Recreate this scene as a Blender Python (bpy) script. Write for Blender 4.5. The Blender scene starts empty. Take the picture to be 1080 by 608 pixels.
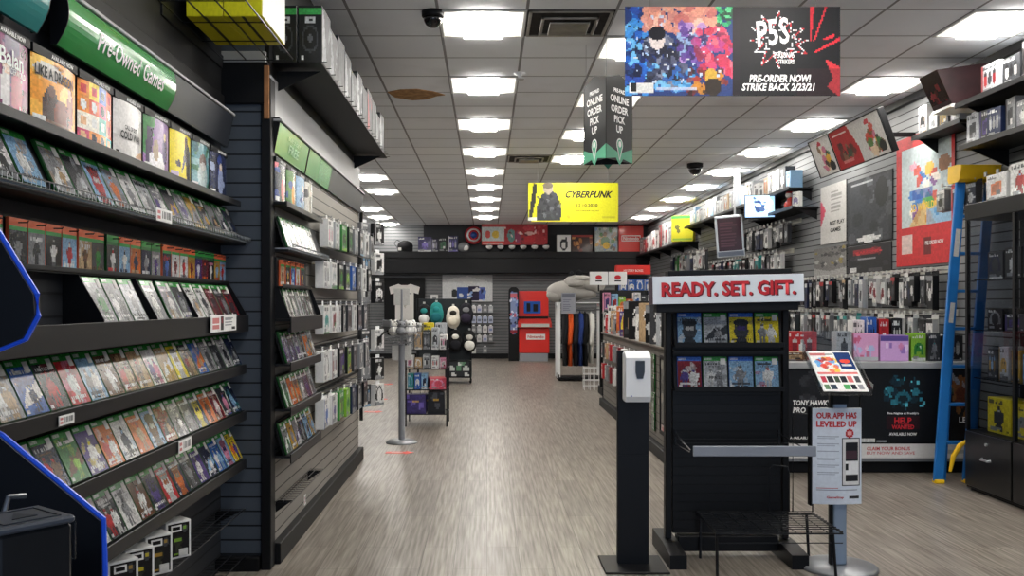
import bpy, bmesh, math, random
import numpy as np
from mathutils import Vector, Matrix, Euler

PI = math.pi
sc = bpy.context.scene
COL = sc.collection
rng = random.Random(7)
EYE = 1.42
CEIL = 3.42
XR = 4.1        # right wall
YB = 23.5       # back wall


def lin(h):
    h = h.lstrip('#')
    out = []
    for i in (0, 2, 4):
        c = int(h[i:i + 2], 16) / 255
        out.append(c / 12.92 if c <= .04045 else ((c + .055) / 1.055) ** 2.4)
    return tuple(out)


PALH = dict(red='#b3262c', crimson='#7d1a24', orange='#cf6a2b', yellow='#e2cf2d', green='#2f7d36', teal='#2b8785',
            blue='#2f5fae', navy='#1d2848', sky='#86aed0', purple='#4b3a7e', pink='#d489a6', white='#dcdcda', grey='#85878a',
            charcoal='#3a3c40', black='#141518', brown='#64452f', tan='#b39773', silver='#b4b8bc', lime='#86b83a', gold='#b8923a')
PAL = {k: lin(v) for k, v in PALH.items()}


def C(n):
    if isinstance(n, (tuple, list)):
        return tuple(n)
    return PAL[n] if n in PAL else lin(n)


# ------------------------------------------------------------------ materials
MATS = {}


def mat(name, col='#808080', rough=.5, metal=0., noise=0., nscale=8., coat=0., emit=None, es=0., spec=.4):
    if name in MATS:
        return MATS[name]
    m = bpy.data.materials.new(name)
    m.use_nodes = True
    nt = m.node_tree
    b = nt.nodes['Principled BSDF']
    c = C(col)
    b.inputs['Roughness'].default_value = rough
    b.inputs['Metallic'].default_value = metal
    b.inputs['Specular IOR Level'].default_value = spec
    if coat:
        b.inputs['Coat Weight'].default_value = coat
        b.inputs['Coat Roughness'].default_value = .12
    if noise > 0:
        t = nt.nodes.new('ShaderNodeTexCoord')
        n = nt.nodes.new('ShaderNodeTexNoise')
        n.inputs['Scale'].default_value = nscale
        n.inputs['Detail'].default_value = 4
        r = nt.nodes.new('ShaderNodeValToRGB')
        r.color_ramp.elements[0].position = .3
        r.color_ramp.elements[1].position = .7
        r.color_ramp.elements[0].color = (*[x * (1 - noise) for x in c], 1)
        r.color_ramp.elements[1].color = (*[min(1, x * (1 + noise)) for x in c], 1)
        nt.links.new(t.outputs['Object'], n.inputs['Vector'])
        nt.links.new(n.outputs['Fac'], r.inputs['Fac'])
        nt.links.new(r.outputs['Color'], b.inputs['Base Color'])
    else:
        b.inputs['Base Color'].default_value = (*c, 1)
    if emit is not None:
        b.inputs['Emission Color'].default_value = (*C(emit), 1)
        b.inputs['Emission Strength'].default_value = es
    MATS[name] = m
    return m


def mat_paint(name, rough=.4, coat=0., es=0., noise=.12, spec=.35):
    """Printed surface: colours come from the print laid out in the mesh."""
    m = bpy.data.materials.new(name)
    m.use_nodes = True
    nt = m.node_tree
    b = nt.nodes['Principled BSDF']
    a = nt.nodes.new('ShaderNodeAttribute')
    a.attribute_name = 'Col'
    src = a.outputs['Color']
    if noise:
        t = nt.nodes.new('ShaderNodeTexCoord')
        n = nt.nodes.new('ShaderNodeTexNoise')
        n.inputs['Scale'].default_value = 60
        mp = nt.nodes.new('ShaderNodeMapRange')
        mp.inputs['To Min'].default_value = 1 - noise
        mp.inputs['To Max'].default_value = 1 + noise
        mx = nt.nodes.new('ShaderNodeMix')
        mx.data_type = 'RGBA'
        mx.blend_type = 'MULTIPLY'
        mx.inputs['Factor'].default_value = 1
        nt.links.new(t.outputs['Object'], n.inputs['Vector'])
        nt.links.new(n.outputs['Fac'], mp.inputs['Value'])
        nt.links.new(src, mx.inputs[6])
        nt.links.new(mp.outputs['Result'], mx.inputs[7])
        src = mx.outputs[2]
    nt.links.new(src, b.inputs['Base Color'])
    b.inputs['Roughness'].default_value = rough
    b.inputs['Specular IOR Level'].default_value = spec
    if coat:
        b.inputs['Coat Weight'].default_value = coat
        b.inputs['Coat Roughness'].default_value = .08
    if es:
        nt.links.new(a.outputs['Color'], b.inputs['Emission Color'])
        b.inputs['Emission Strength'].default_value = es
    MATS[name] = m
    return m


def math_node(nt, op, a, b=None):
    n = nt.nodes.new('ShaderNodeMath')
    n.operation = op
    for i, x in enumerate((a, b)):
        if x is None:
            continue
        if isinstance(x, (int, float)):
            n.inputs[i].default_value = x
        else:
            nt.links.new(x, n.inputs[i])
    return n.outputs[0]


def mix_node(nt, fac, a, b):
    n = nt.nodes.new('ShaderNodeMix')
    n.data_type = 'RGBA'
    for i, x in ((0, fac), (6, a), (7, b)):
        if isinstance(x, (int, float)):
            n.inputs[i].default_value = x
        elif isinstance(x, tuple):
            n.inputs[i].default_value = (*x, 1)
        else:
            nt.links.new(x, n.inputs[i])
    return n.outputs[2]


def mat_slat(name, base, groove='#0e0f10', pitch=.0762, gw=.14, rough=.5, off=0.):
    m = bpy.data.materials.new(name)
    m.use_nodes = True
    nt = m.node_tree
    b = nt.nodes['Principled BSDF']
    t = nt.nodes.new('ShaderNodeTexCoord')
    s = nt.nodes.new('ShaderNodeSeparateXYZ')
    nt.links.new(t.outputs['Object'], s.inputs[0])
    fr = math_node(nt, 'FRACT', math_node(nt, 'DIVIDE', math_node(nt, 'ADD', s.outputs['Z'], off), pitch))
    g = math_node(nt, 'LESS_THAN', fr, gw)
    n = nt.nodes.new('ShaderNodeTexNoise')
    n.inputs['Scale'].default_value = 3
    nt.links.new(t.outputs['Object'], n.inputs['Vector'])
    cb = C(base)
    var = mix_node(nt, n.outputs['Fac'], tuple(x * .85 for x in cb), tuple(min(1, x * 1.15) for x in cb))
    nt.links.new(mix_node(nt, g, var, C(groove)), b.inputs['Base Color'])
    b.inputs['Roughness'].default_value = rough
    b.inputs['Specular IOR Level'].default_value = .25
    bump = nt.nodes.new('ShaderNodeBump')
    bump.inputs['Distance'].default_value = .01
    nt.links.new(math_node(nt, 'SUBTRACT', 1, g), bump.inputs['Height'])
    nt.links.new(bump.outputs['Normal'], b.inputs['Normal'])
    MATS[name] = m
    return m


def mat_glass(name, tint=(.97, .99, 1), base=.035):
    m = bpy.data.materials.new(name)
    m.use_nodes = True
    nt = m.node_tree
    nt.nodes.remove(nt.nodes['Principled BSDF'])
    out = nt.nodes['Material Output']
    tr = nt.nodes.new('ShaderNodeBsdfTransparent')
    tr.inputs['Color'].default_value = (*tint, 1)
    gl = nt.nodes.new('ShaderNodeBsdfGlossy')
    gl.inputs['Roughness'].default_value = .03
    lw = nt.nodes.new('ShaderNodeLayerWeight')
    lw.inputs['Blend'].default_value = .3
    mx = nt.nodes.new('ShaderNodeMixShader')
    k = math_node(nt, 'POWER', lw.outputs['Facing'], 3.0)
    nt.links.new(math_node(nt, 'ADD', math_node(nt, 'MULTIPLY', k, .45), base), mx.inputs[0])
    nt.links.new(tr.outputs[0], mx.inputs[1])
    nt.links.new(gl.outputs[0], mx.inputs[2])
    nt.links.new(mx.outputs[0], out.inputs['Surface'])
    MATS[name] = m
    return m


M_PAPER = mat_paint('printed_paper', .55)
M_CASE = mat_paint('printed_case_cover', .2, spec=.13)
M_BOX = mat_paint('printed_carton', .42, coat=.15)
M_GLOSSY = mat_paint('printed_acrylic', .25)
M_SCREEN = mat_paint('screen_picture', .25, es=1.0, noise=0)
M_CLOTH = mat_paint('printed_cloth', .9)
M_BLACK = mat('black_laminate', '#0b0c0f', .55, spec=.25, noise=.15, nscale=5)
M_BLACKM = mat('black_powder_coat', '#090a0d', .5, spec=.25, noise=.1)
M_DARK = mat('dark_grey_shelf', '#0d0e11', .45, noise=.12)
M_WIRE = mat('black_wire', '#17191d', .35, metal=.3)
M_CHROME = mat('chrome_wire', '#9a9ca0', .28, metal=.9)
M_STEEL = mat('brushed_steel', '#aeb2b6', .35, metal=.75, noise=.06)
M_WHITE = mat('white_plastic', '#e6e7e8', .35)
M_STICK = mat('white_sticker', '#bdbdb9', .6, noise=.1, nscale=90)
M_TEXTW = mat('white_print', '#f0f0ee', .6)
M_TEXTK = mat('black_print', '#121214', .6)
M_TEXTR = mat('red_print', '#c3252f', .55)
M_TEXTRD = mat('maroon_print', '#5d1420', .55)
M_GREENC = mat('green_case_plastic', '#1a4a22', .25, coat=.4)
M_BLUEC = mat('blue_case_plastic', '#1a356c', .25, coat=.4)
M_ORANGE = mat('orange_card_plastic', '#d0603a', .35)
M_GLASS = mat_glass('clear_glass')
M_ACRYL = mat_glass('clear_acrylic', (.9, .92, .93), base=.1)
M_SMOKE = mat_glass('smoked_glass', (.6, .63, .68))


# ------------------------------------------------------------------ mesh builder
class MB:
    def __init__(s):
        s.v, s.f, s.c, s.mi = [], [], [], []
        s.m, s.col = 0, (1, 1, 1)

    def add(s, vs, fs, M=None, cols=None):
        o = len(s.v)
        if M is not None:
            vs = [M @ Vector(p) for p in vs]
        s.v += [tuple(p) for p in vs]
        for i, f in enumerate(fs):
            s.f.append(tuple(o + k for k in f))
            s.c.append(cols[i] if cols is not None else s.col)
            s.mi.append(s.m)
        return s

    def use(s, m=0, col=None):
        s.m = m
        if col is not None:
            s.col = C(col)
        return s

    def box(s, x0, x1, y0, y1, z0, z1, c=0., M=None):
        """Box with chamfer c."""
        if c <= 0:
            vs = [(x, y, z) for x in (x0, x1) for y in (y0, y1) for z in (z0, z1)]
            fs = [(0, 1, 3, 2), (4, 6, 7, 5), (0, 4, 5, 1), (2, 3, 7, 6), (0, 2, 6, 4), (1, 5, 7, 3)]
            return s.add(vs, fs, M)
        c = min(c, (x1 - x0) * .45, (y1 - y0) * .45, (z1 - z0) * .45)
        vs, ix = [], {}
        X, Y, Z = (x0, x1), (y0, y1), (z0, z1)
        sg = (1, -1)
        for a in (0, 1):
            for b in (0, 1):
                for d in (0, 1):
                    for k in range(3):
                        p = [X[a], Y[b], Z[d]]
                        for j, e in enumerate((a, b, d)):
                            if j != k:
                                p[j] += c * sg[e]
                        ix[a, b, d, k] = len(vs)
                        vs.append(tuple(p))
        fs = []
        for k in range(3):
            o = [j for j in range(3) if j != k]
            for e in (0, 1):
                q = []
                for (p, r) in ((0, 0), (1, 0), (1, 1), (0, 1)):
                    t = [0, 0, 0]
                    t[k] = e
                    t[o[0]] = p
                    t[o[1]] = r
                    q.append(ix[t[0], t[1], t[2], k])
                flip = (e == 0) != (k == 1)
                fs.append(tuple(reversed(q)) if flip else tuple(q))
        for k in range(3):           # edges along axis k
            o = [j for j in range(3) if j != k]
            for p in (0, 1):
                for r in (0, 1):
                    t0 = [0, 0, 0]
                    t0[o[0]] = p
                    t0[o[1]] = r
                    t1 = list(t0)
                    t1[k] = 1
                    fs.append((ix[(*t0, o[0])], ix[(*t1, o[0])], ix[(*t1, o[1])], ix[(*t0, o[1])]))
        for a in (0, 1):
            for b in (0, 1):
                for d in (0, 1):
                    fs.append((ix[a, b, d, 0], ix[a, b, d, 1], ix[a, b, d, 2]))
        return s.add(vs, fs, M)

    def prism(s, poly, axis, t0, t1, M=None):
        """poly: (a,b) in the two other axes (in xyz order), extruded along axis."""
        n = len(poly)

        def mk(a, b, t):
            return {'x': (t, a, b), 'y': (a, t, b), 'z': (a, b, t)}[axis]
        vs = [mk(a, b, t0) for a, b in poly] + [mk(a, b, t1) for a, b in poly]
        fs = [tuple(range(n))[::-1], tuple(range(n, 2 * n))]
        fs += [(i, (i + 1) % n, n + (i + 1) % n, n + i) for i in range(n)]
        return s.add(vs, fs, M)

    def tube(s, pts, r, n=6, M=None):
        pts = [Vector(p) for p in pts]
        vs, fs = [], []
        k = len(pts)
        for i, p in enumerate(pts):
            t = (pts[min(i + 1, k - 1)] - pts[max(i - 1, 0)]).normalized()
            u = t.cross(Vector((0, 0, 1)))
            if u.length < 1e-3:
                u = t.cross(Vector((1, 0, 0)))
            u.normalize()
            w = t.cross(u)
            rr = r[i] if isinstance(r, (list, tuple)) else r
            for j in range(n):
                a = 2 * PI * j / n + PI / n
                vs.append(p + u * (rr * math.cos(a)) + w * (rr * math.sin(a)))
        for i in range(k - 1):
            for j in range(n):
                fs.append((i * n + j, i * n + (j + 1) % n, (i + 1) * n + (j + 1) % n, (i + 1) * n + j))
        fs.append(tuple(range(n))[::-1])
        fs.append(tuple((k - 1) * n + j for j in range(n)))
        return s.add(vs, fs, M)

    def lathe(s, prof, n=24, M=None):
        vs, fs = [], []
        for r, z in prof:
            for j in range(n):
                a = 2 * PI * j / n
                vs.append((r * math.cos(a), r * math.sin(a), z))
        for i in range(len(prof) - 1):
            for j in range(n):
                fs.append((i * n + j, i * n + (j + 1) % n, (i + 1) * n + (j + 1) % n, (i + 1) * n + j))
        if prof[0][0] > 1e-6:
            fs.append(tuple(range(n))[::-1])
        if prof[-1][0] > 1e-6:
            fs.append(tuple((len(prof) - 1) * n + j for j in range(n)))
        return s.add(vs, fs, M)

    def ball(s, c, r, nu=16, nv=10, M=None):
        """Ellipsoid, r = (rx,ry,rz)."""
        r = (r, r, r) if isinstance(r, (int, float)) else r
        vs = [(c[0], c[1], c[2] - r[2])]
        for i in range(1, nv):
            th = -PI / 2 + PI * i / nv
            for j in range(nu):
                a = 2 * PI * j / nu
                vs.append((c[0] + r[0] * math.cos(th) * math.cos(a), c[1] + r[1] * math.cos(th) * math.sin(a), c[2] + r[2] * math.sin(th)))
        vs.append((c[0], c[1], c[2] + r[2]))
        fs = [(0, 1 + (j + 1) % nu, 1 + j) for j in range(nu)]
        for i in range(nv - 2):
            for j in range(nu):
                a, b = 1 + i * nu, 1 + (i + 1) * nu
                fs.append((a + j, a + (j + 1) % nu, b + (j + 1) % nu, b + j))
        t = len(vs) - 1
        o = 1 + (nv - 2) * nu
        fs += [(o + j, o + (j + 1) % nu, t) for j in range(nu)]
        return s.add(vs, fs, M)

    def art(s, img, fn=None, w=1, h=1, y=0, x0=None, z0=0, M=None):
        """Printed picture: img[row from bottom][col] laid on fn(u,v) or a flat w x h sheet whose front faces -y."""
        ny, nx = img.shape[:2]
        if x0 is None:
            x0 = -w / 2
        if fn is None:
            def fn(u, v):
                return (x0 + w * u, y, z0 + h * v)
        vs = [fn(i / nx, j / ny) for j in range(ny + 1) for i in range(nx + 1)]
        fs, cs = [], []
        for j in range(ny):
            for i in range(nx):
                a = j * (nx + 1) + i
                fs.append((a, a + 1, a + nx + 2, a + nx + 1))
                cs.append(tuple(img[j, i]))
        return s.add(vs, fs, M, cs)

    def mesh(s, name, mats, smooth=False):
        me = bpy.data.meshes.new(name)
        me.from_pydata(s.v, [], s.f)
        bm = bmesh.new()
        bm.from_mesh(me)
        bmesh.ops.recalc_face_normals(bm, faces=bm.faces)
        bm.to_mesh(me)
        bm.free()
        for m in (mats if isinstance(mats, (list, tuple)) else [mats]):
            me.materials.append(m)
        me.polygons.foreach_set('material_index', s.mi)
        at = me.attributes.new('Col', 'FLOAT_COLOR', 'CORNER')
        ln = np.empty(len(me.polygons), dtype=np.int32)
        me.polygons.foreach_get('loop_total', ln)
        cc = np.ones((len(s.c), 4), dtype=np.float32)
        cc[:, :3] = np.array(s.c, dtype=np.float32)
        at.data.foreach_set('color', np.repeat(cc, ln, axis=0).ravel())
        if smooth:
            me.polygons.foreach_set('use_smooth', [True] * len(me.polygons))
        me.update()
        return me


def link(o, parent=None):
    COL.objects.link(o)
    if parent is not None:
        o.parent = parent
    return o


LABELS = {}


def tag(o, label, cat, group=None):
    o['label'] = label
    o['category'] = cat
    if group:
        o['group'] = group
    LABELS.setdefault(label, []).append(o)
    return o


def thing(name, label, cat, loc=(0, 0, 0), rz=0, lean=0, group=None):
    o = link(bpy.data.objects.new(name, None))
    o.empty_display_size = .05
    o.location = loc
    o.rotation_euler = (-lean, 0, rz)
    return tag(o, label, cat, group)


def part(name, mb, mats, parent, smooth=False, label=None):
    o = link(bpy.data.objects.new(name, mb if isinstance(mb, bpy.types.Mesh) else mb.mesh(name, mats, smooth)), parent)
    if label:
        o['label'] = label
    return o


def solo(name, mb, mats, label, cat, loc=(0, 0, 0), rz=0, lean=0, group=None, smooth=False):
    o = link(bpy.data.objects.new(name, mb if isinstance(mb, bpy.types.Mesh) else mb.mesh(name, mats, smooth)))
    o.location = loc
    o.rotation_euler = (-lean, 0, rz)
    return tag(o, label, cat, group)


def struct(name, mb, mats, smooth=False):
    o = link(bpy.data.objects.new(name, mb.mesh(name, mats, smooth)))
    o['kind'] = 'structure'
    return o


def text(body, parent, mats, w, h, x=0, y=-.001, z=0, shear=0., bold=.0, ext=.0006, name='lettering', curve=None, M=None, spacing=1.0, align='CENTER'):
    """Lettering fitted into a w x h box centred at (x, z) on the local front plane y."""
    cu = bpy.data.curves.new('tmp_text', 'FONT')
    cu.body = body
    cu.align_x = align
    cu.size = 1
    cu.shear = shear
    cu.offset = bold
    cu.space_character = spacing
    cu.space_line = .92
    cu.resolution_u = 2
    ob = bpy.data.objects.new('tmp_text', cu)
    COL.objects.link(ob)
    dg = bpy.context.evaluated_depsgraph_get()
    me = bpy.data.meshes.new_from_object(ob.evaluated_get(dg))
    bpy.data.objects.remove(ob)
    bpy.data.curves.remove(cu)
    n = len(me.vertices)
    co = np.empty(n * 3, dtype=np.float32)
    me.vertices.foreach_get('co', co)
    co = co.reshape(-1, 3)
    lo, hi = co.min(0), co.max(0)
    a = (co[:, 0] - (lo[0] + hi[0]) / 2) / max(1e-6, hi[0] - lo[0]) * w
    b = (co[:, 1] - (lo[1] + hi[1]) / 2) / max(1e-6, hi[1] - lo[1]) * h
    out = np.stack([a + x, np.full(n, y), b + z], 1)
    if curve is not None:
        out = np.array([curve(*p) for p in out], dtype=np.float32)
    me.vertices.foreach_set('co', out.astype(np.float32).ravel())
    me.materials.clear()
    me.materials.append(mats)
    me.update()
    me.name = name
    o = link(bpy.data.objects.new(name, me), parent)
    if M is not None:
        o.matrix_local = M
    return o


# ------------------------------------------------------------------ printed pictures
class Img:
    def __init__(s, nx, ny, bg):
        s.nx, s.ny = nx, ny
        s.a = np.zeros((ny, nx, 3), dtype=np.float32)
        s.a[:] = C(bg)
        s.U, s.V = np.meshgrid((np.arange(nx) + .5) / nx, (np.arange(ny) + .5) / ny)

    def _p(s, mask, col, al=1.):
        s.a[mask] = s.a[mask] * (1 - al) + np.array(C(col), dtype=np.float32) * al
        return s

    def rect(s, u0, v0, u1, v1, col, al=1.):
        return s._p((s.U >= u0) & (s.U <= u1) & (s.V >= v0) & (s.V <= v1), col, al)

    def ell(s, u, v, ru, rv, col, al=1., rot=0.):
        du, dv = s.U - u, s.V - v
        c, k = math.cos(rot), math.sin(rot)
        return s._p(((du * c + dv * k) / ru) ** 2 + ((-du * k + dv * c) / rv) ** 2 <= 1, col, al)

    def poly(s, pts, col, al=1.):
        m = np.zeros(s.U.shape, dtype=bool)
        n = len(pts)
        for i in range(n):
            (x0, y0), (x1, y1) = pts[i], pts[(i + 1) % n]
            if y0 == y1:
                continue
            c = ((y0 > s.V) != (y1 > s.V)) & (s.U < (x1 - x0) * (s.V - y0) / (y1 - y0) + x0)
            m ^= c
        return s._p(m, col, al)

    def blobs(s, n, cols, r0, r1, seed, box=(0, 0, 1, 1), al=.85):
        r = random.Random(seed)
        for _ in range(n):
            u, v, a, b, t = r.uniform(box[0], box[2]), r.uniform(box[1], box[3]), r.uniform(r0, r1), r.uniform(r0, r1) * .8, r.uniform(0, PI)
            k = s.ny / s.nx
            du, dv = s.U - u, (s.V - v) * k
            c, q = math.cos(t), math.sin(t)
            s._p(((du * c + dv * q) / a) ** 2 + ((-du * q + dv * c) / b) ** 2 <= 1, r.choice(cols), al)
        return s

    def lines(s, u0, v0, u1, v1, n, col, seed=0, fill=.6):
        """Rows of small print."""
        r = random.Random(seed)
        d = (v1 - v0) / n
        for i in range(n):
            e = u0 + (u1 - u0) * r.uniform(fill, 1)
            s.rect(u0, v0 + d * i + d * .25, e, v0 + d * i + d * .75, col)
        return s

    def burst(s, u, v, r, n, col, seed=0, asp=1., inner=.5):
        g = random.Random(seed)
        pts = []
        for i in range(2 * n):
            k = r * (g.uniform(.8, 1.15) if i % 2 == 0 else inner * g.uniform(.85, 1.1))
            a = PI * i / n
            pts.append((u + k * math.cos(a), v + k * math.sin(a) * asp))
        return s.poly(pts, col)

    def speckle(s, k, seed=0):
        g = np.random.default_rng(seed)
        s.a *= (1 + g.uniform(-k, k, s.a.shape[:2] + (1,))).astype(np.float32)
        np.clip(s.a, 0, 1, out=s.a)
        return s


def shade(c, k):
    return tuple(min(1., x * k) for x in C(c))


def person_shape(im, r, u, v, h, col, alt):
    """A small standing printed figure."""
    w = h * .3
    im.poly([(u - w * .7, v), (u - w * .15, v), (u, v + h * .4), (u + w * .15, v), (u + w * .7, v), (u + w * .5, v + h * .5), (u - w * .5, v + h * .5)], shade(col, .7))
    im.ell(u, v + h * .58, w * .75, h * .24, col)
    im.ell(u - w * .8, v + h * .5, w * .25, h * .22, shade(col, .85), rot=r.uniform(-.5, .5))
    im.ell(u + w * .8, v + h * .52, w * .25, h * .22, shade(col, 1.2), rot=r.uniform(-.6, .6))
    im.ell(u, v + h * .86, w * .36, h * .1, alt)
    im.ell(u, v + h * .91, w * .38, h * .06, shade(col, .5))


def title_shape(im, r, u0, u1, v, h, col):
    u = u0
    while u < u1 - .03:
        w = r.uniform(.035, .08)
        hh = h * r.uniform(.75, 1)
        im.rect(u, v, min(u + w, u1), v + hh, col, .9)
        u += w + .022


def cover_img(bg, fg, ac, band=None, seed=0, nx=22, ny=30):
    r = random.Random(seed)
    im = Img(nx, ny, bg)
    im.blobs(9, [shade(bg, .55), shade(bg, 1.2), ac, shade(bg, .8)], .08, .24, seed, (0, 0, 1, .9), .5)
    s = r.choice((0, 0, 1, 2, 3))
    if s == 0:
        person_shape(im, r, .5 + r.uniform(-.08, .08), .02, .72, fg, ac)
    elif s == 1:
        person_shape(im, r, .3, .05, .6, fg, ac)
        person_shape(im, r, .68, .0, .66, ac, fg)
    elif s == 2:
        im.ell(.5, .42, .3, .3, fg).ell(.42, .5, .1, .08, shade(ac, .6)).ell(.6, .5, .09, .07, shade(ac, .6)).poly([(.2, 0), (.8, 0), (.66, .22), (.34, .22)], shade(fg, .6))
        im.ell(.5, .68, .32, .12, shade(fg, .45))
    else:
        im.poly([(0, .12), (.45, .5), (.6, .42), (1, .62), (1, .3), (.5, .2)], fg)
        person_shape(im, r, .62, .05, .5, ac, fg)
    im.blobs(10, [shade(fg, .4), ac, shade(bg, .5)], .015, .05, seed + 3, (.05, .02, .95, .8), .8)
    light = sum(C(bg)) < 1.2
    v = .74 if r.random() < .55 else .1
    title_shape(im, r, .1, .9, v, .08, 'white' if light else 'charcoal')
    if r.random() < .6:
        title_shape(im, r, .22, .78, v - .07, .045, ac if light else 'black')
    im.rect(.04, .03, .16, .1, 'white', .8)
    im.a *= .56
    if band:
        im.rect(0, .865, 1, 1, band)
        im.rect(.05, .91, .36, .965, 'white', .45)
    im.speckle(.3, seed)
    return im.a


def product_img(bg, fg, ac, seed=0, nx=20, ny=20):
    """Front of a retail carton: product shape, title, stripe, small print."""
    r = random.Random(seed)
    im = Img(nx, ny, bg)
    im.blobs(5, [shade(bg, .7), bg, shade(bg, 1.15)], .12, .3, seed, al=.5)
    s = r.randrange(5)
    if s == 0:      # pad
        im.ell(.5, .5, .3, .17, fg).ell(.26, .4, .1, .2, fg).ell(.74, .4, .1, .2, fg).ell(.38, .52, .06, .06, shade(fg, .4)).ell(.62, .52, .06, .06, ac)
    elif s == 1:    # ear cups and band
        im.ell(.5, .55, .33, .34, fg).ell(.5, .5, .25, .3, bg).ell(.2, .42, .1, .17, fg).ell(.8, .42, .1, .17, shade(fg, .6))
    elif s == 2:
        person_shape(im, r, .5, .06, .74, fg, ac)
    elif s == 3:
        im.poly([(.2, .2), (.8, .3), (.75, .75), (.25, .65)], fg).poly([(.28, .3), (.7, .37), (.66, .66), (.3, .58)], shade(fg, .5)).ell(.62, .3, .12, .1, ac)
    else:
        for k in range(3):
            im.ell(.25 + .25 * k, .45, .11, .2, [fg, ac, shade(fg, .5)][k]).ell(.25 + .25 * k, .68, .07, .07, shade(ac, .7))
    dk = sum(C(bg)) > 1.2
    title_shape(im, r, .08, r.uniform(.5, .9), .83, .1, 'charcoal' if dk else 'white')
    if r.random() < .6:
        im.rect(0, 0, 1, r.uniform(.06, .14), ac, .9)
    if r.random() < .4:
        im.rect(0, 0, .1, 1, shade(fg, .7), .9)
    im.lines(.1, .06, .6, .17, 2, 'grey', seed)
    im.rect(.82, .04, .94, .12, 'white' if not dk else 'black', .7)
    im.a *= .85
    im.speckle(.18, seed)
    return im.a


ORD = ['zeroth', 'first', 'second', 'third', 'fourth', 'fifth', 'sixth', 'seventh', 'eighth', 'ninth', 'tenth', 'eleventh', 'twelfth', 'thirteenth',
       'fourteenth', 'fifteenth', 'sixteenth', 'seventeenth', 'eighteenth', 'nineteenth', 'twentieth']
TENS = {2: 'twenty', 3: 'thirty', 4: 'forty', 5: 'fifty', 6: 'sixty'}


def nth(n):
    if n <= 20:
        return ORD[n]
    return TENS[n // 10] + ('-' + ORD[n % 10] if n % 10 else '') if n % 10 else TENS[n // 10][:-1] + 'ieth'


def copy_tree(o, parent=None):
    c = o.copy()
    link(c, parent)
    for ch in list(o.children):
        copy_tree(ch, c)
    return c


_protos = {}


def game_case(loc, rz, lean, cols, label, group, band='green', sticker=True, scale=1., name='game_case'):
    """Keep case: moulded plastic shell > printed cover, price sticker."""
    bg, fg, ac = cols
    key = ('case', band)
    if key not in _protos:
        mb = MB().box(-.068, .068, 0, .0142, 0, .178, .003)
        mb.box(-.0685, -.0655, .002, .012, .03, .15, .001)
        _protos[key] = (mb.mesh('game_case', {'green': M_GREENC, 'blue': M_BLUEC, 'black': M_BLACK}[band]),
                        MB().box(.03, .059, -.0021, -.0008, .132, .166, .0004).mesh('price_sticker', M_STICK))
    me, st = _protos[key]
    o = link(bpy.data.objects.new(name, me))
    o.location, o.rotation_euler, o.scale = loc, (-lean, 0, rz), (scale,) * 3
    tag(o, label, 'game case', group)
    img = cover_img(bg, fg, ac, {'green': '#2f7d36', 'blue': '#2c57a8', 'black': None}[band], seed=sum(map(ord, label)))
    cm = MB().art(img, w=.131, h=.172, y=-.0007, z0=.003).mesh('cover', M_CASE)
    link(bpy.data.objects.new('cover', cm), o)
    if sticker:
        link(bpy.data.objects.new('price_sticker', st), o)
    return o


def carton(name, label, cat, loc, dims, rz, front, side=None, group=None, top=None, img=None, nx=18, ny=18, seed=None, lean=0, lid=True):
    """Retail carton w x d x h, front faces local -y; art on the front, plain printed sides, tuck flap as a part."""
    w, d, h = dims
    bg, fg, ac = front
    side = side or bg
    sd = sum(map(ord, label)) if seed is None else seed
    mb = MB().use(0, side)
    mb.box(-w / 2, w / 2, .0005, d, 0, h, .002)
    if img is None:
        img = product_img(bg, fg, ac, sd, nx, ny)
    mb.art(img, w=w - .005, h=h - .005, y=-.0003, z0=.0025)
    o = solo(name, mb, M_BOX, label, cat, loc, rz, lean, group)
    if lid:
        part('tuck_flap', MB().use(0, top or side).box(-w * .42, w * .42, d * .1, d * .9, h, h + .002, .0006), M_BOX, o)
    return o


def poster(name, label, loc, w, h, rz, img, lean=0, t=.006, matl=None, frame=None, group=None, cat='poster'):
    mb = MB().use(0, '#2a2a2c').box(-w / 2, w / 2, .0005, t, 0, h, .001)
    mb.art(img, w=w - .002, h=h - .002, y=0, z0=.001)
    o = solo(name, mb, matl or M_PAPER, label, cat, loc, rz, lean, group)
    if frame:
        fw, fm = frame
        f = MB()
        for (a, b, c, d) in ((-w / 2, w / 2, 0, fw), (-w / 2, w / 2, h - fw, h), (-w / 2, -w / 2 + fw, fw, h - fw), (w / 2 - fw, w / 2, fw, h - fw)):
            f.box(a, b, -.008, .0, c, d, .002)
        part('poster_frame', f, fm, o)
    return o


FACE_R, FACE_C, FACE_L = PI / 2, 0, -PI / 2     # facing the aisle from the left wall, the camera, the aisle from the right wall
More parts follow.
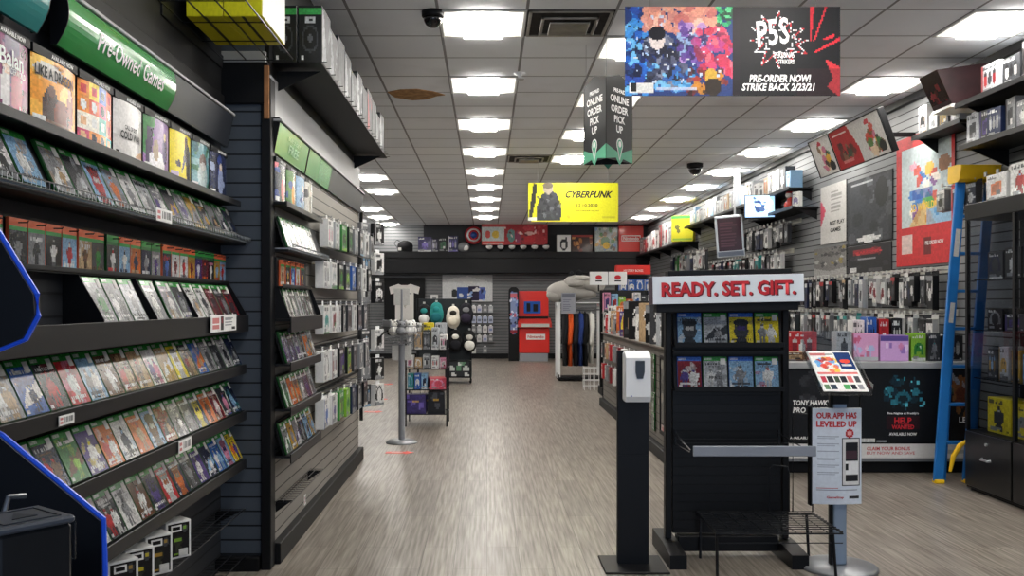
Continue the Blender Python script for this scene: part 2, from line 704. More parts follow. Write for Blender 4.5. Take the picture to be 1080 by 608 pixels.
# ================================================================== the setting
# ---- floor: grey-brown vinyl planks running down the shop
def make_floor():
    m = bpy.data.materials.new('vinyl_plank_floor')
    m.use_nodes = True
    nt = m.node_tree
    b = nt.nodes['Principled BSDF']
    t = nt.nodes.new('ShaderNodeTexCoord')
    mp = nt.nodes.new('ShaderNodeMapping')
    mp.inputs['Rotation'].default_value = (0, 0, PI / 2)
    nt.links.new(t.outputs['Object'], mp.inputs[0])
    br = nt.nodes.new('ShaderNodeTexBrick')
    br.inputs['Scale'].default_value = 1
    br.inputs['Brick Width'].default_value = 1.22
    br.inputs['Row Height'].default_value = .18
    br.inputs['Mortar Size'].default_value = .0016
    br.inputs['Color1'].default_value = (*lin('#9c958c'), 1)
    br.inputs['Color2'].default_value = (*lin('#8a837b'), 1)
    br.inputs['Mortar'].default_value = (*lin('#4c453e'), 1)
    br.offset = .37
    nt.links.new(mp.outputs[0], br.inputs['Vector'])
    st = nt.nodes.new('ShaderNodeMapping')
    st.inputs['Scale'].default_value = (60, 2.2, 1)
    nt.links.new(t.outputs['Object'], st.inputs[0])
    n = nt.nodes.new('ShaderNodeTexNoise')
    n.inputs['Scale'].default_value = 1
    n.inputs['Detail'].default_value = 6
    nt.links.new(st.outputs[0], n.inputs['Vector'])
    r = nt.nodes.new('ShaderNodeValToRGB')
    r.color_ramp.elements[0].position = .32
    r.color_ramp.elements[0].color = (*lin('#9c958c'), 1)
    r.color_ramp.elements[1].position = .68
    r.color_ramp.elements[1].color = (*lin('#ffffff'), 1)
    nt.links.new(n.outputs['Fac'], r.inputs['Fac'])
    mx = nt.nodes.new('ShaderNodeMix')
    mx.data_type = 'RGBA'
    mx.blend_type = 'MULTIPLY'
    mx.inputs[0].default_value = 1
    nt.links.new(br.outputs['Color'], mx.inputs[6])
    nt.links.new(r.outputs['Color'], mx.inputs[7])
    nt.links.new(mx.outputs[2], b.inputs['Base Color'])
    b.inputs['Roughness'].default_value = .36
    b.inputs['Specular IOR Level'].default_value = .45
    struct('floor', MB().box(-3.4, 4.5, -3, YB + .3, -.1, 0), m)


make_floor()


# ---- ceiling: square lay-in tiles in a dark-seamed grid
GX, GY, TS = -.335, 6.84, .61


def make_ceiling():
    m = bpy.data.materials.new('ceiling_tiles')
    m.use_nodes = True
    nt = m.node_tree
    b = nt.nodes['Principled BSDF']
    t = nt.nodes.new('ShaderNodeTexCoord')
    s = nt.nodes.new('ShaderNodeSeparateXYZ')
    nt.links.new(t.outputs['Object'], s.inputs[0])
    ax = math_node(nt, 'DIVIDE', math_node(nt, 'SUBTRACT', s.outputs['X'], GX), TS)
    ay = math_node(nt, 'DIVIDE', math_node(nt, 'SUBTRACT', s.outputs['Y'], GY), TS)
    w = .017

    def near(a):
        f = math_node(nt, 'FRACT', a)
        return math_node(nt, 'MAXIMUM', math_node(nt, 'LESS_THAN', f, w), math_node(nt, 'GREATER_THAN', f, 1 - w))
    g = math_node(nt, 'MAXIMUM', near(ax), near(ay))
    cmb = nt.nodes.new('ShaderNodeCombineXYZ')
    nt.links.new(math_node(nt, 'FLOOR', ax), cmb.inputs[0])
    nt.links.new(math_node(nt, 'FLOOR', ay), cmb.inputs[1])
    wn = nt.nodes.new('ShaderNodeTexWhiteNoise')
    nt.links.new(cmb.outputs[0], wn.inputs['Vector'])
    tile = mix_node(nt, wn.outputs['Value'], lin('#ecf0f5'), lin('#f5f8fb'))
    n = nt.nodes.new('ShaderNodeTexNoise')
    n.inputs['Scale'].default_value = 1.6
    n.inputs['Detail'].default_value = 5
    nt.links.new(t.outputs['Object'], n.inputs['Vector'])
    rr = nt.nodes.new('ShaderNodeMapRange')
    rr.inputs['From Min'].default_value = .58
    rr.inputs['From Max'].default_value = .8
    nt.links.new(n.outputs['Fac'], rr.inputs['Value'])
    tile2 = mix_node(nt, math_node(nt, 'MULTIPLY', rr.outputs[0], .5), tile, lin('#d2d4d6'))
    nt.links.new(mix_node(nt, g, tile2, lin('#8f9092')), b.inputs['Base Color'])
    b.inputs['Roughness'].default_value = .85
    struct('ceiling', MB().box(-3.4, 4.5, -3, YB + .3, CEIL, CEIL + .1), m)


make_ceiling()

M_SLAT_R = mat_slat('slatwall_grey', '#7d7f81')
M_SLAT_B = mat_slat('slatwall_back', '#77797b', gw=.12)
M_SLAT_P = mat_slat('slatwall_slate', '#4c535c', groove='#15171b', gw=.11)
M_SLAT_I = mat_slat('slatwall_taupe', '#85817b', groove='#1b1a19', gw=.09)
M_SLAT_N = mat_slat('slatwall_charcoal', '#26282c', groove='#0d0e10', gw=.1)
M_WALLP = mat('grey_wall_paint', '#8d8e90', .7, noise=.06, nscale=2)
M_UPPER = mat('dark_upper_wall', '#222428', .6, noise=.1)
M_GREYPAN = mat('light_grey_laminate', '#a3a4a5', .55, noise=.05, nscale=2)

XN = -1.42      # near left wall face
YP = 4.88       # return wall that faces the entrance
XI = -1.165     # inner left wall face
YI = 8.3        # its far end

struct('wall_left', MB().box(XN - .08, XN, -3, YP + .1, 0, CEIL), M_SLAT_N)
struct('wall_left_return', MB().box(XN, XI - .02, YP, YP + .08, .075, CEIL), M_SLAT_P)
struct('wall_left_inner', MB().box(XI - .3, XI, YP + .08, YI, .1, CEIL), M_SLAT_I)
struct('wall_left_rear', MB().box(-3.2, -3.0, YP + .08, YB, 0, CEIL), M_SLAT_B)
struct('wall_right', MB().box(XR, XR + .12, -3, YB, 0, CEIL), M_SLAT_R)
struct('wall_back', MB().box(-3.2, XR + .12, YB, YB + .12, 0, CEIL), M_SLAT_B)
struct('baseboard_left', MB().box(XI - .3, XI + .045, YP + .09, YI + .01, 0, .115, .004), M_BLACK)
struct('baseboard_left_return', MB().box(XN, XI - .04, YP - .05, YP + .08, 0, .075, .004), M_BLACKM)
struct('baseboard_back', MB().box(-3.0, XR, YB - .06, YB, 0, .13, .004), M_BLACK)
struct('trim_1', MB().box(-1.2, -1.148, YP - .02, YP + .085, 0, 2.62, .004), M_BLACKM)                       # corner post
struct('trim_2', MB().box(-3.0, XR, YB - .42, YB, 2.18, 2.56, .006).box(-3.0, XR, YB - .44, YB, 2.56, 2.72, .004), mat('back_band_black', '#111215', .5, spec=.25, noise=.1))   # band along the back wall
struct('trim_3', MB().box(-1.62, XR, YB - .1, YB, 2.74, CEIL, .004), M_UPPER)                                # dark wall above the band
struct('trim_4', MB().box(XN, -1.16, YP - .03, YP + .08, 2.48, 2.70, .004), M_BLACKM)                       # black box over the return wall
struct('trim_5', MB().box(XN, XI - .01, YP - .02, YP + .07, 2.70, 2.76, .003), M_GREYPAN)
# grey fascia above the inner header, darker box behind the near header
struct('trim_6', MB().box(XI - .02, XI + .012, YP, YI, 2.42, 2.64, .003), M_GREYPAN)
struct('trim_7', MB().box(XN, XN + .03, -3, YP - .03, 2.42, 2.52, .003).box(XN, XN + .012, -3, YP - .03, 2.52, CEIL, 0), M_BLACK)
struct('trim_8', MB().box(XI - .02, XI + .004, YP, YI, 2.64, CEIL, 0), M_BLACK)
struct('trim_9', MB().box(-1.18, -1.155, YP - .035, YP - .02, 2.4, 2.68, 0), mat('raw_wood_edge', '#9a6a43', .7, noise=.15, nscale=20))
# cornice line where the right wall meets the ceiling
struct('trim_10', MB().box(XR - .05, XR, -3, YB, CEIL - .07, CEIL, .004), M_DARK)

# ---- ceiling fittings
M_LAMP = mat('fluorescent_diffuser', '#ffffff', .4, emit='#fffaf2', es=22)
M_LAMPS = mat('lamp_side_reflector', '#f2f2f0', .4, emit='#fffaf2', es=.42)  # weak glow stands for lamp light caught by the side reflectors
M_LFRAME = mat('lamp_frame', '#c9c9c7', .5)


def light_proto():
    mb = MB()
    for a in (-1, 1):
        mb.box(min(a * .305, a * .283), max(a * .305, a * .283), -.305, .305, -.012, 0, .002)
        mb.box(-.283, .283, min(a * .305, a * .283), max(a * .305, a * .283), -.012, 0, .002)
    fr = mb.mesh('lamp_frame', M_LFRAME)
    df = MB().box(-.14, .14, -.28, .28, -.032, -.002, .004).mesh('diffuser', M_LAMP)
    sd = [MB().box(min(a * .283, a * .145), max(a * .283, a * .145), -.28, .28, -.007, -.001, .001).mesh('side_reflector', M_LAMPS) for a in (-1, 1)]
    return fr, df, sd


_lf, _ld, _ls = light_proto()


def ceiling_light(cx, yfar, label, group):
    o = thing('ceiling_light', label, 'ceiling light', (cx, yfar - .305, CEIL), group=group)
    for nm, me in (('lamp_frame', _lf), ('diffuser', _ld), ('side_reflector', _ls[0]), ('side_reflector', _ls[1])):
        link(bpy.data.objects.new(nm, me), o)


for k in range(9):
    ceiling_light(-.03, 6.84 + 1.83 * k, f'square ceiling light, {nth(k + 1)} from the entrance in the row over the aisle', 'ceiling lights over the aisle')
for k in range(9):
    ceiling_light(3.63, 6.84 + 1.83 * k, f'square ceiling light, {nth(k + 1)} from the entrance in the row beside the right wall', 'ceiling lights by the right wall')
for k in range(4):
    ceiling_light(1.19, 7.45 + 1.83 * k, f'square ceiling light, {nth(k + 1)} from the entrance in the short row behind the hanging banner', 'ceiling lights behind the hanging banners')
for k in range(2):
    ceiling_light(-1.86, 14.77 + 1.83 * k, f'square ceiling light, {("nearer", "farther")[k]} of the two just left of the left fixture end', 'ceiling lights left of the aisle')
for k in range(3):
    ceiling_light(-2.47, 19.65 + 1.83 * k, f'square ceiling light near the back left corner, {nth(k + 1)} of three', 'ceiling lights at the back left')
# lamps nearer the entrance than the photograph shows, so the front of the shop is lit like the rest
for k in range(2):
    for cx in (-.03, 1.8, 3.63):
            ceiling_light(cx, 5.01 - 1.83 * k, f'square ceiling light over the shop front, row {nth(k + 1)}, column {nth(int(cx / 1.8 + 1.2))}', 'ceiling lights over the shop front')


def vent(x0, y0, label):
    o = thing('ceiling_vent', label, 'vent', (x0 + .305, y0 + .305, CEIL))
    part('backing', MB().box(-.3, .3, -.3, .3, -.004, 0), mat('vent_dust', '#2a2725', .9, noise=.3, nscale=15), o)
    f = MB()
    for s, z in ((.29, -.012), (.2, -.03)):
        for a in (-1, 1):
            f.box(min(a * s, a * (s - .022)), max(a * s, a * (s - .022)), -s, s, z, z + .012, .002)
            f.box(-s, s, min(a * s, a * (s - .022)), max(a * s, a * (s - .022)), z, z + .012, .002)
    part('louver_ring', f, mat('vent_metal', '#8b8781', .5, noise=.2, nscale=12), o)
    part('center_plate', MB().box(-.14, .14, -.14, .14, -.046, -.034, .003), mat('vent_metal', '#8b8781'), o)


vent(GX + TS, GY - TS, 'dusty square air vent in the ceiling beside the nearest aisle light')
vent(GX + TS, GY + 9 * TS, 'small dark air vent in the ceiling far along the aisle')


def dome_camera(x, y, r, label):
    o = thing('ceiling_dome_camera', label, 'security camera', (x, y, CEIL))
    part('mount_ring', MB().lathe([(r * 1.12, 0), (r * 1.12, -r * .5), (r, -r * .62), (.001, -r * .62)], 28), M_BLACK, o, True)
    part('dome', MB().lathe([(r * .96, -r * .6), (r * .92, -r * .95), (r * .7, -r * 1.35), (r * .35, -r * 1.58), (.001, -r * 1.62)], 28), mat('smoked_dome', '#0b0b0d', .08, coat=.5), o, True)


dome_camera(-.37, 6.27, .068, 'black security dome under the ceiling left of the nearest aisle light')
dome_camera(2.98, 13.1, .1, 'black security dome under the ceiling left of the right-hand row of lights')
o = thing('ceiling_sprinkler', 'pale fire sprinkler plate hanging from the ceiling above the aisle', 'sprinkler', (.285, 7.94, CEIL))
part('plate', MB().lathe([(.05, 0), (.05, -.008), (.02, -.02), (.012, -.05), (.001, -.05)], 20), M_WHITE, o, True)
part('deflector', MB().lathe([(.001, -.05), (.04, -.052), (.04, -.057), (.001, -.06)], 16), M_STEEL, o)
# torn water-damaged strip of a tile
poly = [(-.27, -.1), (-.22, .12), (-.06, .24), (.08, .2), (.19, .06), (.27, .02), (.17, -.12), (.02, -.22), (-.14, -.2)]
solo('ceiling_tile_stain', MB().prism(poly, 'z', -.006, 0), mat('rotten_tile', '#a37c50', .9, noise=.4, nscale=14),
     'brown torn patch in a ceiling tile at the left of the aisle lights', 'ceiling damage', (-.67, 8.75, CEIL))
# ================================================================== left wall bays
class Bay:
    """Profile of a leaning game shelf: wall face X, ledge depth d, slope run s (metres)."""
    def __init__(s, xw, d, run, rise=.18):
        s.xw, s.d, s.run, s.rise = xw, d, run, rise
        s.th = math.atan2(run, rise)
        s.xs = xw + d - .03          # foot of the slope


NEAR = Bay(XN, .145, .085)
INNER = Bay(XI, .10, .055)


def slope_shelf(bay, y0, y1, z, label, group, lip=.042):
    x0, xf = bay.xw + .002, bay.xw + bay.d
    o = thing('display_shelf', label, 'shelf', (x0, (y0 + y1) / 2, z), group=group)
    a, b = y0 - (y0 + y1) / 2, y1 - (y0 + y1) / 2
    q = lambda x: x - x0
    part('ledge', MB().prism([(q(x0), -.012), (q(xf), -.012), (q(xf), 0), (q(x0), 0)], 'y', a, b), M_DARK, o)
    part('lip', MB().box(q(xf), q(xf) + .006, a, b, -lip, .009, .002), M_DARK, o)
    part('back_board', MB().prism([(q(bay.xs), .0005), (q(bay.xs) - bay.run, bay.rise), (q(bay.xs) - bay.run - .006, bay.rise), (q(bay.xs) - .008, .0005)], 'y', a, b), M_BLACK, o)
    br = MB()
    br.prism([(q(x0), -.012), (q(xf) - .01, -.012), (q(x0), -lip - .03)], 'y', b - .012, b - .004)
    part('bracket', br, M_BLACKM, o)
    return o


def leaning(bay, y, z, cols, label, group, **k):
    n = .0146
    return game_case((bay.xs + n * math.cos(bay.th) + .001, y, z + n * math.sin(bay.th) + .0012), FACE_R, bay.th, cols, label, group, **k)


def shelf_of_cases(bay, z, y0, y1, ystart, pitch, cols, where, group, y_end_case=None, skip=(), band='green'):
    """Cases counted from the far (post) end so every one can be found from the post."""
    ys = [ystart + i * pitch for i in range(len(cols)) if i not in skip]
    cl = [c for i, c in enumerate(cols) if i not in skip]
    n = len(ys)
    for i, (y, c) in enumerate(zip(ys, cl)):
        b = band
        if len(c) == 4:
            b = c[3]
        leaning(bay, y, z, c[:3], f'{c[0]} and {c[1]} game case, {nth(n - i)} from the far end of {where}', group, band=b)


def cs(s):
    out = []
    for w in s.split():
        p = w.split('/')
        out.append(tuple(p[:3]))
    return out


Y1 = 4.83
# --- near bay: four sloped shelves of green-topped cases
R4 = cs('grey/white/tan blue/white/navy charcoal/red/crimson red/white/pink sky/grey/white brown/white/tan brown/red/tan tan/brown/red white/purple/pink tan/white/gold yellow/white/tan '
        'charcoal/crimson/tan blue/orange/tan grey/charcoal/white charcoal/grey/black grey/black/white navy/charcoal/grey')
slope_shelf(NEAR, 2.2, Y1, 1.09, 'black sloped game shelf under the open trough in the near left bay', 'sloped game shelves of the near left bay')
shelf_of_cases(NEAR, 1.09, 0, 0, 2.50, .141, R4, 'the shelf below the trough', 'game cases on the sloped shelf below the trough')
R5 = cs('grey/red/white navy/red/brown green/brown/lime purple/white/yellow orange/red/white white/navy/sky orange/tan/red sky/brown/white crimson/charcoal/tan grey/charcoal/white charcoal/grey/white '
        'navy/yellow/black orange/brown/tan crimson/white/tan charcoal/pink/blue navy/sky/teal')
slope_shelf(NEAR, 2.2, Y1, .845, 'black sloped game shelf between two others in the near left bay, at knee height', 'sloped game shelves of the near left bay')
shelf_of_cases(NEAR, .845, 0, 0, 2.64, .141, R5, 'the middle sloped shelf', 'game cases on the middle sloped shelf')
R6 = cs('green/white/grey white/brown/charcoal charcoal/red/white white/grey/black brown/white/red charcoal/purple/navy red/white/orange navy/orange/tan charcoal/grey/silver purple/white/navy '
        'navy/sky/white blue/white/sky sky/pink/purple yellow/orange/purple')
slope_shelf(NEAR, 2.6, Y1, .592, 'black sloped game shelf with a white price strip below it, lowest filled one', 'sloped game shelves of the near left bay')
shelf_of_cases(NEAR, .592, 0, 0, 2.94, .141, R6, 'the lowest filled shelf', 'game cases on the lowest filled shelf')


def clear_shelf(bay, y0, y1, z, label):
    o = thing('wire_shelf', label, 'shelf', (bay.xw, (y0 + y1) / 2, z))
    a, b = y0 - (y0 + y1) / 2, y1 - (y0 + y1) / 2
    w = MB()
    for x in (.012, bay.d * .5, bay.d):
        w.tube([(x, a, 0), (x, b, 0)], .0028, 5)
    part('rails', w, M_WIRE, o)
    w = MB()
    k = int((b - a) / .05)
    zig = []
    for i in range(k + 1):
        y = a + (b - a) * i / k
        zig += [(.006, y, -.004), (bay.d, y, -.004)][::1 if i % 2 else -1]
    w.tube(zig, .0017, 4)
    part('wire_lattice', w, M_WIRE, o)
    for y in (a + .05, b - .05):
        part('bracket', MB().prism([(.0, -.006), (bay.d * .9, -.006), (.0, -.07)], 'y', y - .002, y + .002), M_BLACKM, o)
    return o


clear_shelf(NEAR, 2.6, Y1, .335, 'thin wire shelf holding the figure boxes in the near left bay')
clear_shelf(NEAR, 2.6, Y1, .088, 'empty thin wire shelf lowest on the near left wall')
clear_shelf(INNER, 5.0, 6.0, .335, 'empty thin wire shelf low on the inner left wall')


# --- figure boxes with clear windows on the low wire shelf
def figure_box(y, rz, label, ac):
    o = thing('figure_box', label, 'toy box', (XN + .118, y, .3385), rz, group='figure boxes on the low wire shelf')
    w, d, h = .115, .09, .158
    b = MB().use(0, 'white').box(-w / 2, w / 2, .004, d, 0, h, .002)
    part('carton', b, M_BOX, o)
    im = Img(16, 22, 'white').rect(.08, .06, .92, .94, 'black').rect(.18, .72, .62, .9, 'white').rect(.24, .76, .56, .86, 'black').ell(.75, .8, .14, .1, 'charcoal').ell(.75, .8, .08, .05, ac, .6)
    im.ell(.48, .46, .2, .14, '#23251f').ell(.48, .5, .2, .035, ac, .6).ell(.48, .26, .13, .14, '#2b2d26').rect(.3, .1, .7, .12, ac, .6)
    part('window_print', MB().art(im.a, w=w - .004, h=h - .004, y=.0035, z0=.002), M_GLOSSY, o)
    im = Img(12, 18, 'white').rect(.1, .12, .9, .8, 'black').ell(.5, .45, .24, .1, ac, .45).ell(.5, .6, .2, .12, 'charcoal')
    s = MB().art(im.a, fn=lambda u, v: (w / 2 + .0005, .006 + (d - .008) * u, .004 + (h - .008) * v))
    part('side_print', s, M_GLOSSY, o)
    part('price_sticker', MB().box(-.0, .04, -.001, .003, .01, .04, .0005), M_STICK, o)
    return o


for i, (y, ac, lb) in enumerate(((3.28, 'gold', 'white-edged black figure box cut by the blue-edged kiosk, on the low wire shelf'),
                                 (3.44, 'yellow', 'second white-edged black figure box from the kiosk on the low wire shelf'),
                                 (3.64, 'gold', 'third white-edged black figure box from the kiosk on the low wire shelf'),
                                 (3.87, 'lime', 'white-edged black figure box farthest from the kiosk on the low wire shelf'))):
    figure_box(y, math.radians(48), lb, ac)


# --- open trough with dividers below the card row
def trough(bay, y0, y1, z, divs, label, depth_top=.178):
    x0, xf = bay.xw + .002, bay.xw + bay.d
    ym = (y0 + y1) / 2
    q = lambda x: x - x0
    o = thing('display_trough', label, 'shelf', (x0, ym, z))
    part('ledge', MB().box(0, q(xf), y0 - ym, y1 - ym, -.014, 0, .002), M_BLACK, o)
    part('fascia', MB().box(q(xf), q(xf) + .008, y0 - ym, y1 - ym, -.075, .012, .002).box(q(xf) - .012, q(xf), y0 - ym, y1 - ym, -.075, -.05, .002), M_DARK, o)
    part('back_board', MB().prism([(q(bay.xs), .0005), (q(bay.xs) - bay.run, bay.rise), (q(bay.xs) - bay.run - .005, bay.rise), (q(bay.xs) - .008, .0005)], 'y', (divs[0] - ym), y1 - ym), M_BLACK, o)
    for d in divs:
        part('divider', MB().prism([(q(xf) - .002, .0005), (q(xf) - .004, .02), (q(bay.xs) - bay.run + .012, bay.rise + .012), (.0, bay.rise + .012), (0, .0005)], 'y', d - ym - .003, d - ym + .003), M_BLACK, o)
    return o


TR = trough(NEAR, 2.2, Y1 + .04, 1.345, (3.06, 3.555, 4.055, 4.86), 'long black trough with slanted dividers under the card row, near left bay')
trc = [(3.14, 'grey/green/white'), (3.285, 'grey/white/charcoal'), (3.43, 'silver/grey/white'), (3.65, 'grey/white/black'), (3.83, 'grey/white/tan'), (3.975, 'charcoal/grey/purple'),
       (4.14, 'white/grey/tan'), (4.285, 'white/charcoal/grey'), (4.43, 'crimson/charcoal/grey'), (4.575, 'charcoal/crimson/grey'), (4.72, 'crimson/charcoal/red')]
for i, (y, c) in enumerate(trc):
    c = c.split('/')
    leaning(NEAR, y, 1.345, tuple(c), f'{c[0]} and {c[1]} game case, {nth(len(trc) - i)} from the far end of the near black trough', 'game cases in the near trough')


# --- row of hanging download cards with orange or green heads
def card_holder(bay, y0, y1, z, label):
    ym = (y0 + y1) / 2
    o = thing('mounted_card_holder', label, 'card holder', (bay.xw, ym, z))
    part('back_panel', MB().box(.001, .028, y0 - ym, y1 - ym, -.012, .15, .002), M_BLACK, o)
    part('tray_lip', MB().box(.028, .062, y0 - ym, y1 - ym, -.016, -.008, .002).box(.058, .062, y0 - ym, y1 - ym, -.016, .004), M_BLACK, o)
    return o


def game_card(loc, band, bg, fg, ac, label, group):
    key = ('card', band)
    if key not in _protos:
        _protos[key] = MB().box(-.052, .052, .0008, .012, 0, .145, .002).mesh('hanging_game_card', M_ORANGE if band == 'orange' else M_GREENC)
    o = link(bpy.data.objects.new('hanging_game_card', _protos[key]))
    o.location, o.rotation_euler = loc, (0, 0, FACE_R)
    tag(o, label, 'download card', group)
    sd = sum(map(ord, label))
    im = Img(18, 24, bg).blobs(6, [shade(bg, .6), ac, bg], .08, .2, sd, al=.6)
    person_shape(im, random.Random(sd), .5, .08, .62, fg, ac)
    title_shape(im, random.Random(sd), .12, .85, .1 + .5 * (sd % 2), .08, ac)
    im.a *= .66
    im.speckle(.25, sd)
    im.rect(0, .84, 1, 1, '#d0603a' if band == 'orange' else '#2f8a3c').rect(0, .74, 1, .84, '#2f8a3c' if band == 'orange' else '#2a6a33')
    im.rect(0, 0, 1, .06, '#d0603a' if band == 'orange' else bg)
    part('print', MB().art(im.a, w=.103, h=.143, y=0, z0=.001), M_GLOSSY, o)
    part('peg', MB().tube([(0, .01, .132), (0, -.028, .132), (0, -.03, .137)], .0022, 6), M_BLACKM, o)
    return o


card_holder(NEAR, 2.2, Y1, 1.532, 'black wall strip that the near row of download cards stands against')
nc = [(2.44, 'green', 'charcoal/lime/white'), (2.55, 'orange', 'white/blue/lime'), (2.69, 'orange', 'charcoal/grey/black'), (2.80, 'orange', 'grey/charcoal/white'), (2.91, 'orange', 'black/white/charcoal'),
      (3.02, 'orange', 'sky/red/white'), (3.14, 'orange', 'tan/brown/white'), (3.24, 'orange', 'charcoal/green/brown'), (3.37, 'green', 'charcoal/white/red'), (3.48, 'orange', 'sky/white/navy'), (3.59, 'orange', 'orange/navy/tan'),
      (3.70, 'green', 'navy/grey/white'), (3.81, 'green', 'grey/purple/white'), (3.94, 'orange', 'navy/blue/red'), (4.05, 'orange', 'white/crimson/white'), (4.16, 'orange', 'white/red/navy'),
      (4.27, 'orange', 'gold/crimson/orange'), (4.37, 'green', 'purple/white/charcoal'), (4.47, 'green', 'crimson/charcoal/orange'), (4.57, 'green', 'black/white/pink'), (4.67, 'orange', 'gold/sky/red'), (4.77, 'orange', 'sky/red/orange')]
for i, (y, b, c) in enumerate(nc):
    c = c.split('/')
    game_card((XN + .0425, y, 1.5255), b, *c, f'{b}-topped download card with {c[0]} picture, {nth(len(nc) - i)} from the post in the near card row', 'download cards in the near left bay')


# --- upper wire shelf of cases
def wire_ledge(bay, y0, y1, z, label, run=None):
    ym = (y0 + y1) / 2
    x0, xf = bay.xw, bay.xw + bay.d
    q = lambda x: x - x0
    o = thing('wire_shelf', label, 'shelf', (x0, ym, z))
    a, b = y0 - ym, y1 - ym
    part('back_board', MB().prism([(q(bay.xs), .0005), (q(bay.xs) - bay.run, bay.rise), (q(bay.xs) - bay.run - .004, bay.rise), (q(bay.xs) - .006, .0005)], 'y', a, b), M_BLACK, o)
    w = MB()
    for x, zz in ((q(xf) + .012, .02), (q(xf) + .014, -.004), (q(xf) + .004, -.012), (.02, -.004)):
        w.tube([(x, a, zz), (x, b, zz)], .0026, 5)
    part('rails', w, M_WIRE, o)
    w = MB()
    k = int((b - a) / .026)
    for i in range(k + 1):
        y = a + (b - a) * i / k
        w.tube([(.01, y, -.0022), (q(xf) + .013, y, -.0022), (q(xf) + .0125, y, .021)], .0022, 4)
    part('wire_lattice', w, mat('bright_wire', '#c4c7ca', .35, metal=.4), o)
    part('ledge', MB().box(0.001, q(xf) - .01, a, b, -.0215, -.008, .002), M_BLACK, o)
    return o


wire_ledge(NEAR, 2.2, Y1 + .05, 1.75, 'wire-fronted shelf of game cases below the large curved display boxes')
R2 = cs('grey/white/charcoal sky/white/tan grey/white/tan charcoal/grey/silver sky/red/white grey/orange/sky white/grey/silver silver/white/grey grey/purple/white charcoal/gold/purple grey/purple/white '
        'gold/grey/charcoal charcoal/grey/gold grey/charcoal/tan grey/navy/white charcoal/grey/navy')
ys2 = [2.47, 2.62] + [2.82 + .146 * i for i in range(14)]
for i, (y, c) in enumerate(zip(ys2, R2)):
    leaning(NEAR, y, 1.75, c, f'{c[0]} and {c[1]} game case, {nth(16 - i)} from the far end of the wire-fronted shelf', 'game cases on the wire-fronted shelf', sticker=i % 3 != 1)


# --- price strips and tags clipped on the shelf fronts
def price_tag(loc, w, h, label, red=True, big=False):
    im = Img(36, 12, 'white')
    if big:
        im.rect(.05, .5, .3, .85, 'red', .8).rect(.05, .2, .3, .45, 'red', .8).rect(.36, .1, .46, .95, 'black').rect(.38, .5, .44, .8, 'crimson').lines(.52, .3, .92, .9, 4, 'grey', 3).rect(.8, .1, .95, .25, 'black')
    else:
        im.rect(.06, .2, .26, .45, 'red', .8).rect(.06, .55, .26, .8, 'red', .8)
        for k in range(6):
            im.rect(.36 + k * .1, .25, .36 + k * .1 + .06, .8, 'charcoal')
    o = solo('mounted_price_tag', MB().use(0, 'white').box(-w / 2, w / 2, .0008, .003, 0, h, .0005).art(im.a, w=w - .002, h=h - .002, z0=.001), M_PAPER, label, 'price tag', loc, FACE_R)
    return o


xl = XN + .145 + .012
price_tag((xl + .009, 3.56, 1.735), .17, .05, 'small white price tag clipped on the wire-fronted shelf')
price_tag((xl + .009, 4.37, 1.285), .42, .08, 'wide white price card with red print on the front of the near trough', big=True)
price_tag((xl + .001, 3.83, .80), .16, .052, 'small white price tag clipped above the lowest filled game shelf')
price_tag((xl + .001, 2.75, 1.055), .1, .03, 'narrow white price strip under the shelf of cases nearest the kiosk')
price_tag((XI + .113, 5.3, .25), .05, .06, 'white paper tag hanging below the empty wire shelf')


# --- bowed display boxes at the top
def bowed(y0, y1, z, xw, img, label, group, h=.215, bulge=.014):
    w = (y1 - y0) - .016
    ym = (y0 + y1) / 2
    o = thing('mounted_display_box', label, 'display box', (xw, ym, z), FACE_R, group=group)

    def fr(u, v):
        x = -w / 2 + w * u
        return (x, -.022 - bulge * (1 - (2 * u - 1) ** 2), h * v)
    n = 14
    pl = [(-w / 2, -.003)] + [(fr(i / n, 0)[0], fr(i / n, 0)[1] + .0015) for i in range(n + 1)] + [(w / 2, -.003)]
    part('acrylic_body', MB().prism(pl, 'z', 0, h), M_BLACK, o)
    part('cover_print', MB().art(img, fn=fr), M_GLOSSY, o)
    hd = MB().prism([(-w / 2, -.003), (-w / 2, -.03), (w / 2, -.03), (w / 2, -.003)], 'z', h + .001, h + .028)
    part('header_strip', hd, M_BLACK, o)
    text('AVAILABLE NOW', o, M_TEXTW, w * .5, .014, x=w * .14, y=-.031, z=h + .0145, bold=.02)
    return o, fr, w, h


def on_bow(fr, w, h):
    return lambda x, y, z: (x, fr(x / w + .5, 0)[1] - .003, z)


def art_dancer():
    im = Img(28, 28, '#7a2f5e').blobs(10, ['#b04a86', '#3a2a58', '#c77fb0', '#5a2348'], .08, .22, 3)
    im.ell(.45, .3, .1, .26, 'white', .9).ell(.48, .58, .07, .08, '#e8c8b0').ell(.7, .3, .14, .3, '#b03a4e', .8).ell(.2, .25, .12, .2, '#2f4a8e', .8)
    return im.blobs(14, ['white', '#e9b4d4'], .01, .03, 5).speckle(.15, 1).a


def art_orange():
    im = Img(32, 30, '#e0952a').blobs(8, ['#f0b548', '#d07a1e', '#f2c866'], .1, .25, 8)
    im.ell(.32, .82, .28, .12, 'white', .9)
    im.ell(.35, .3, .16, .3, '#3a2420').ell(.36, .55, .07, .08, '#5a2f20').ell(.82, .42, .1, .3, '#8a3a24').ell(.8, .62, .06, .08, '#d9a07a').ell(.6, .24, .2, .24, '#6e2a1c')
    im.rect(0, 0, 1, .12, '#7d5b48', .6).rect(.02, .02, .26, .16, 'white')
    return im.speckle(.15, 2).a


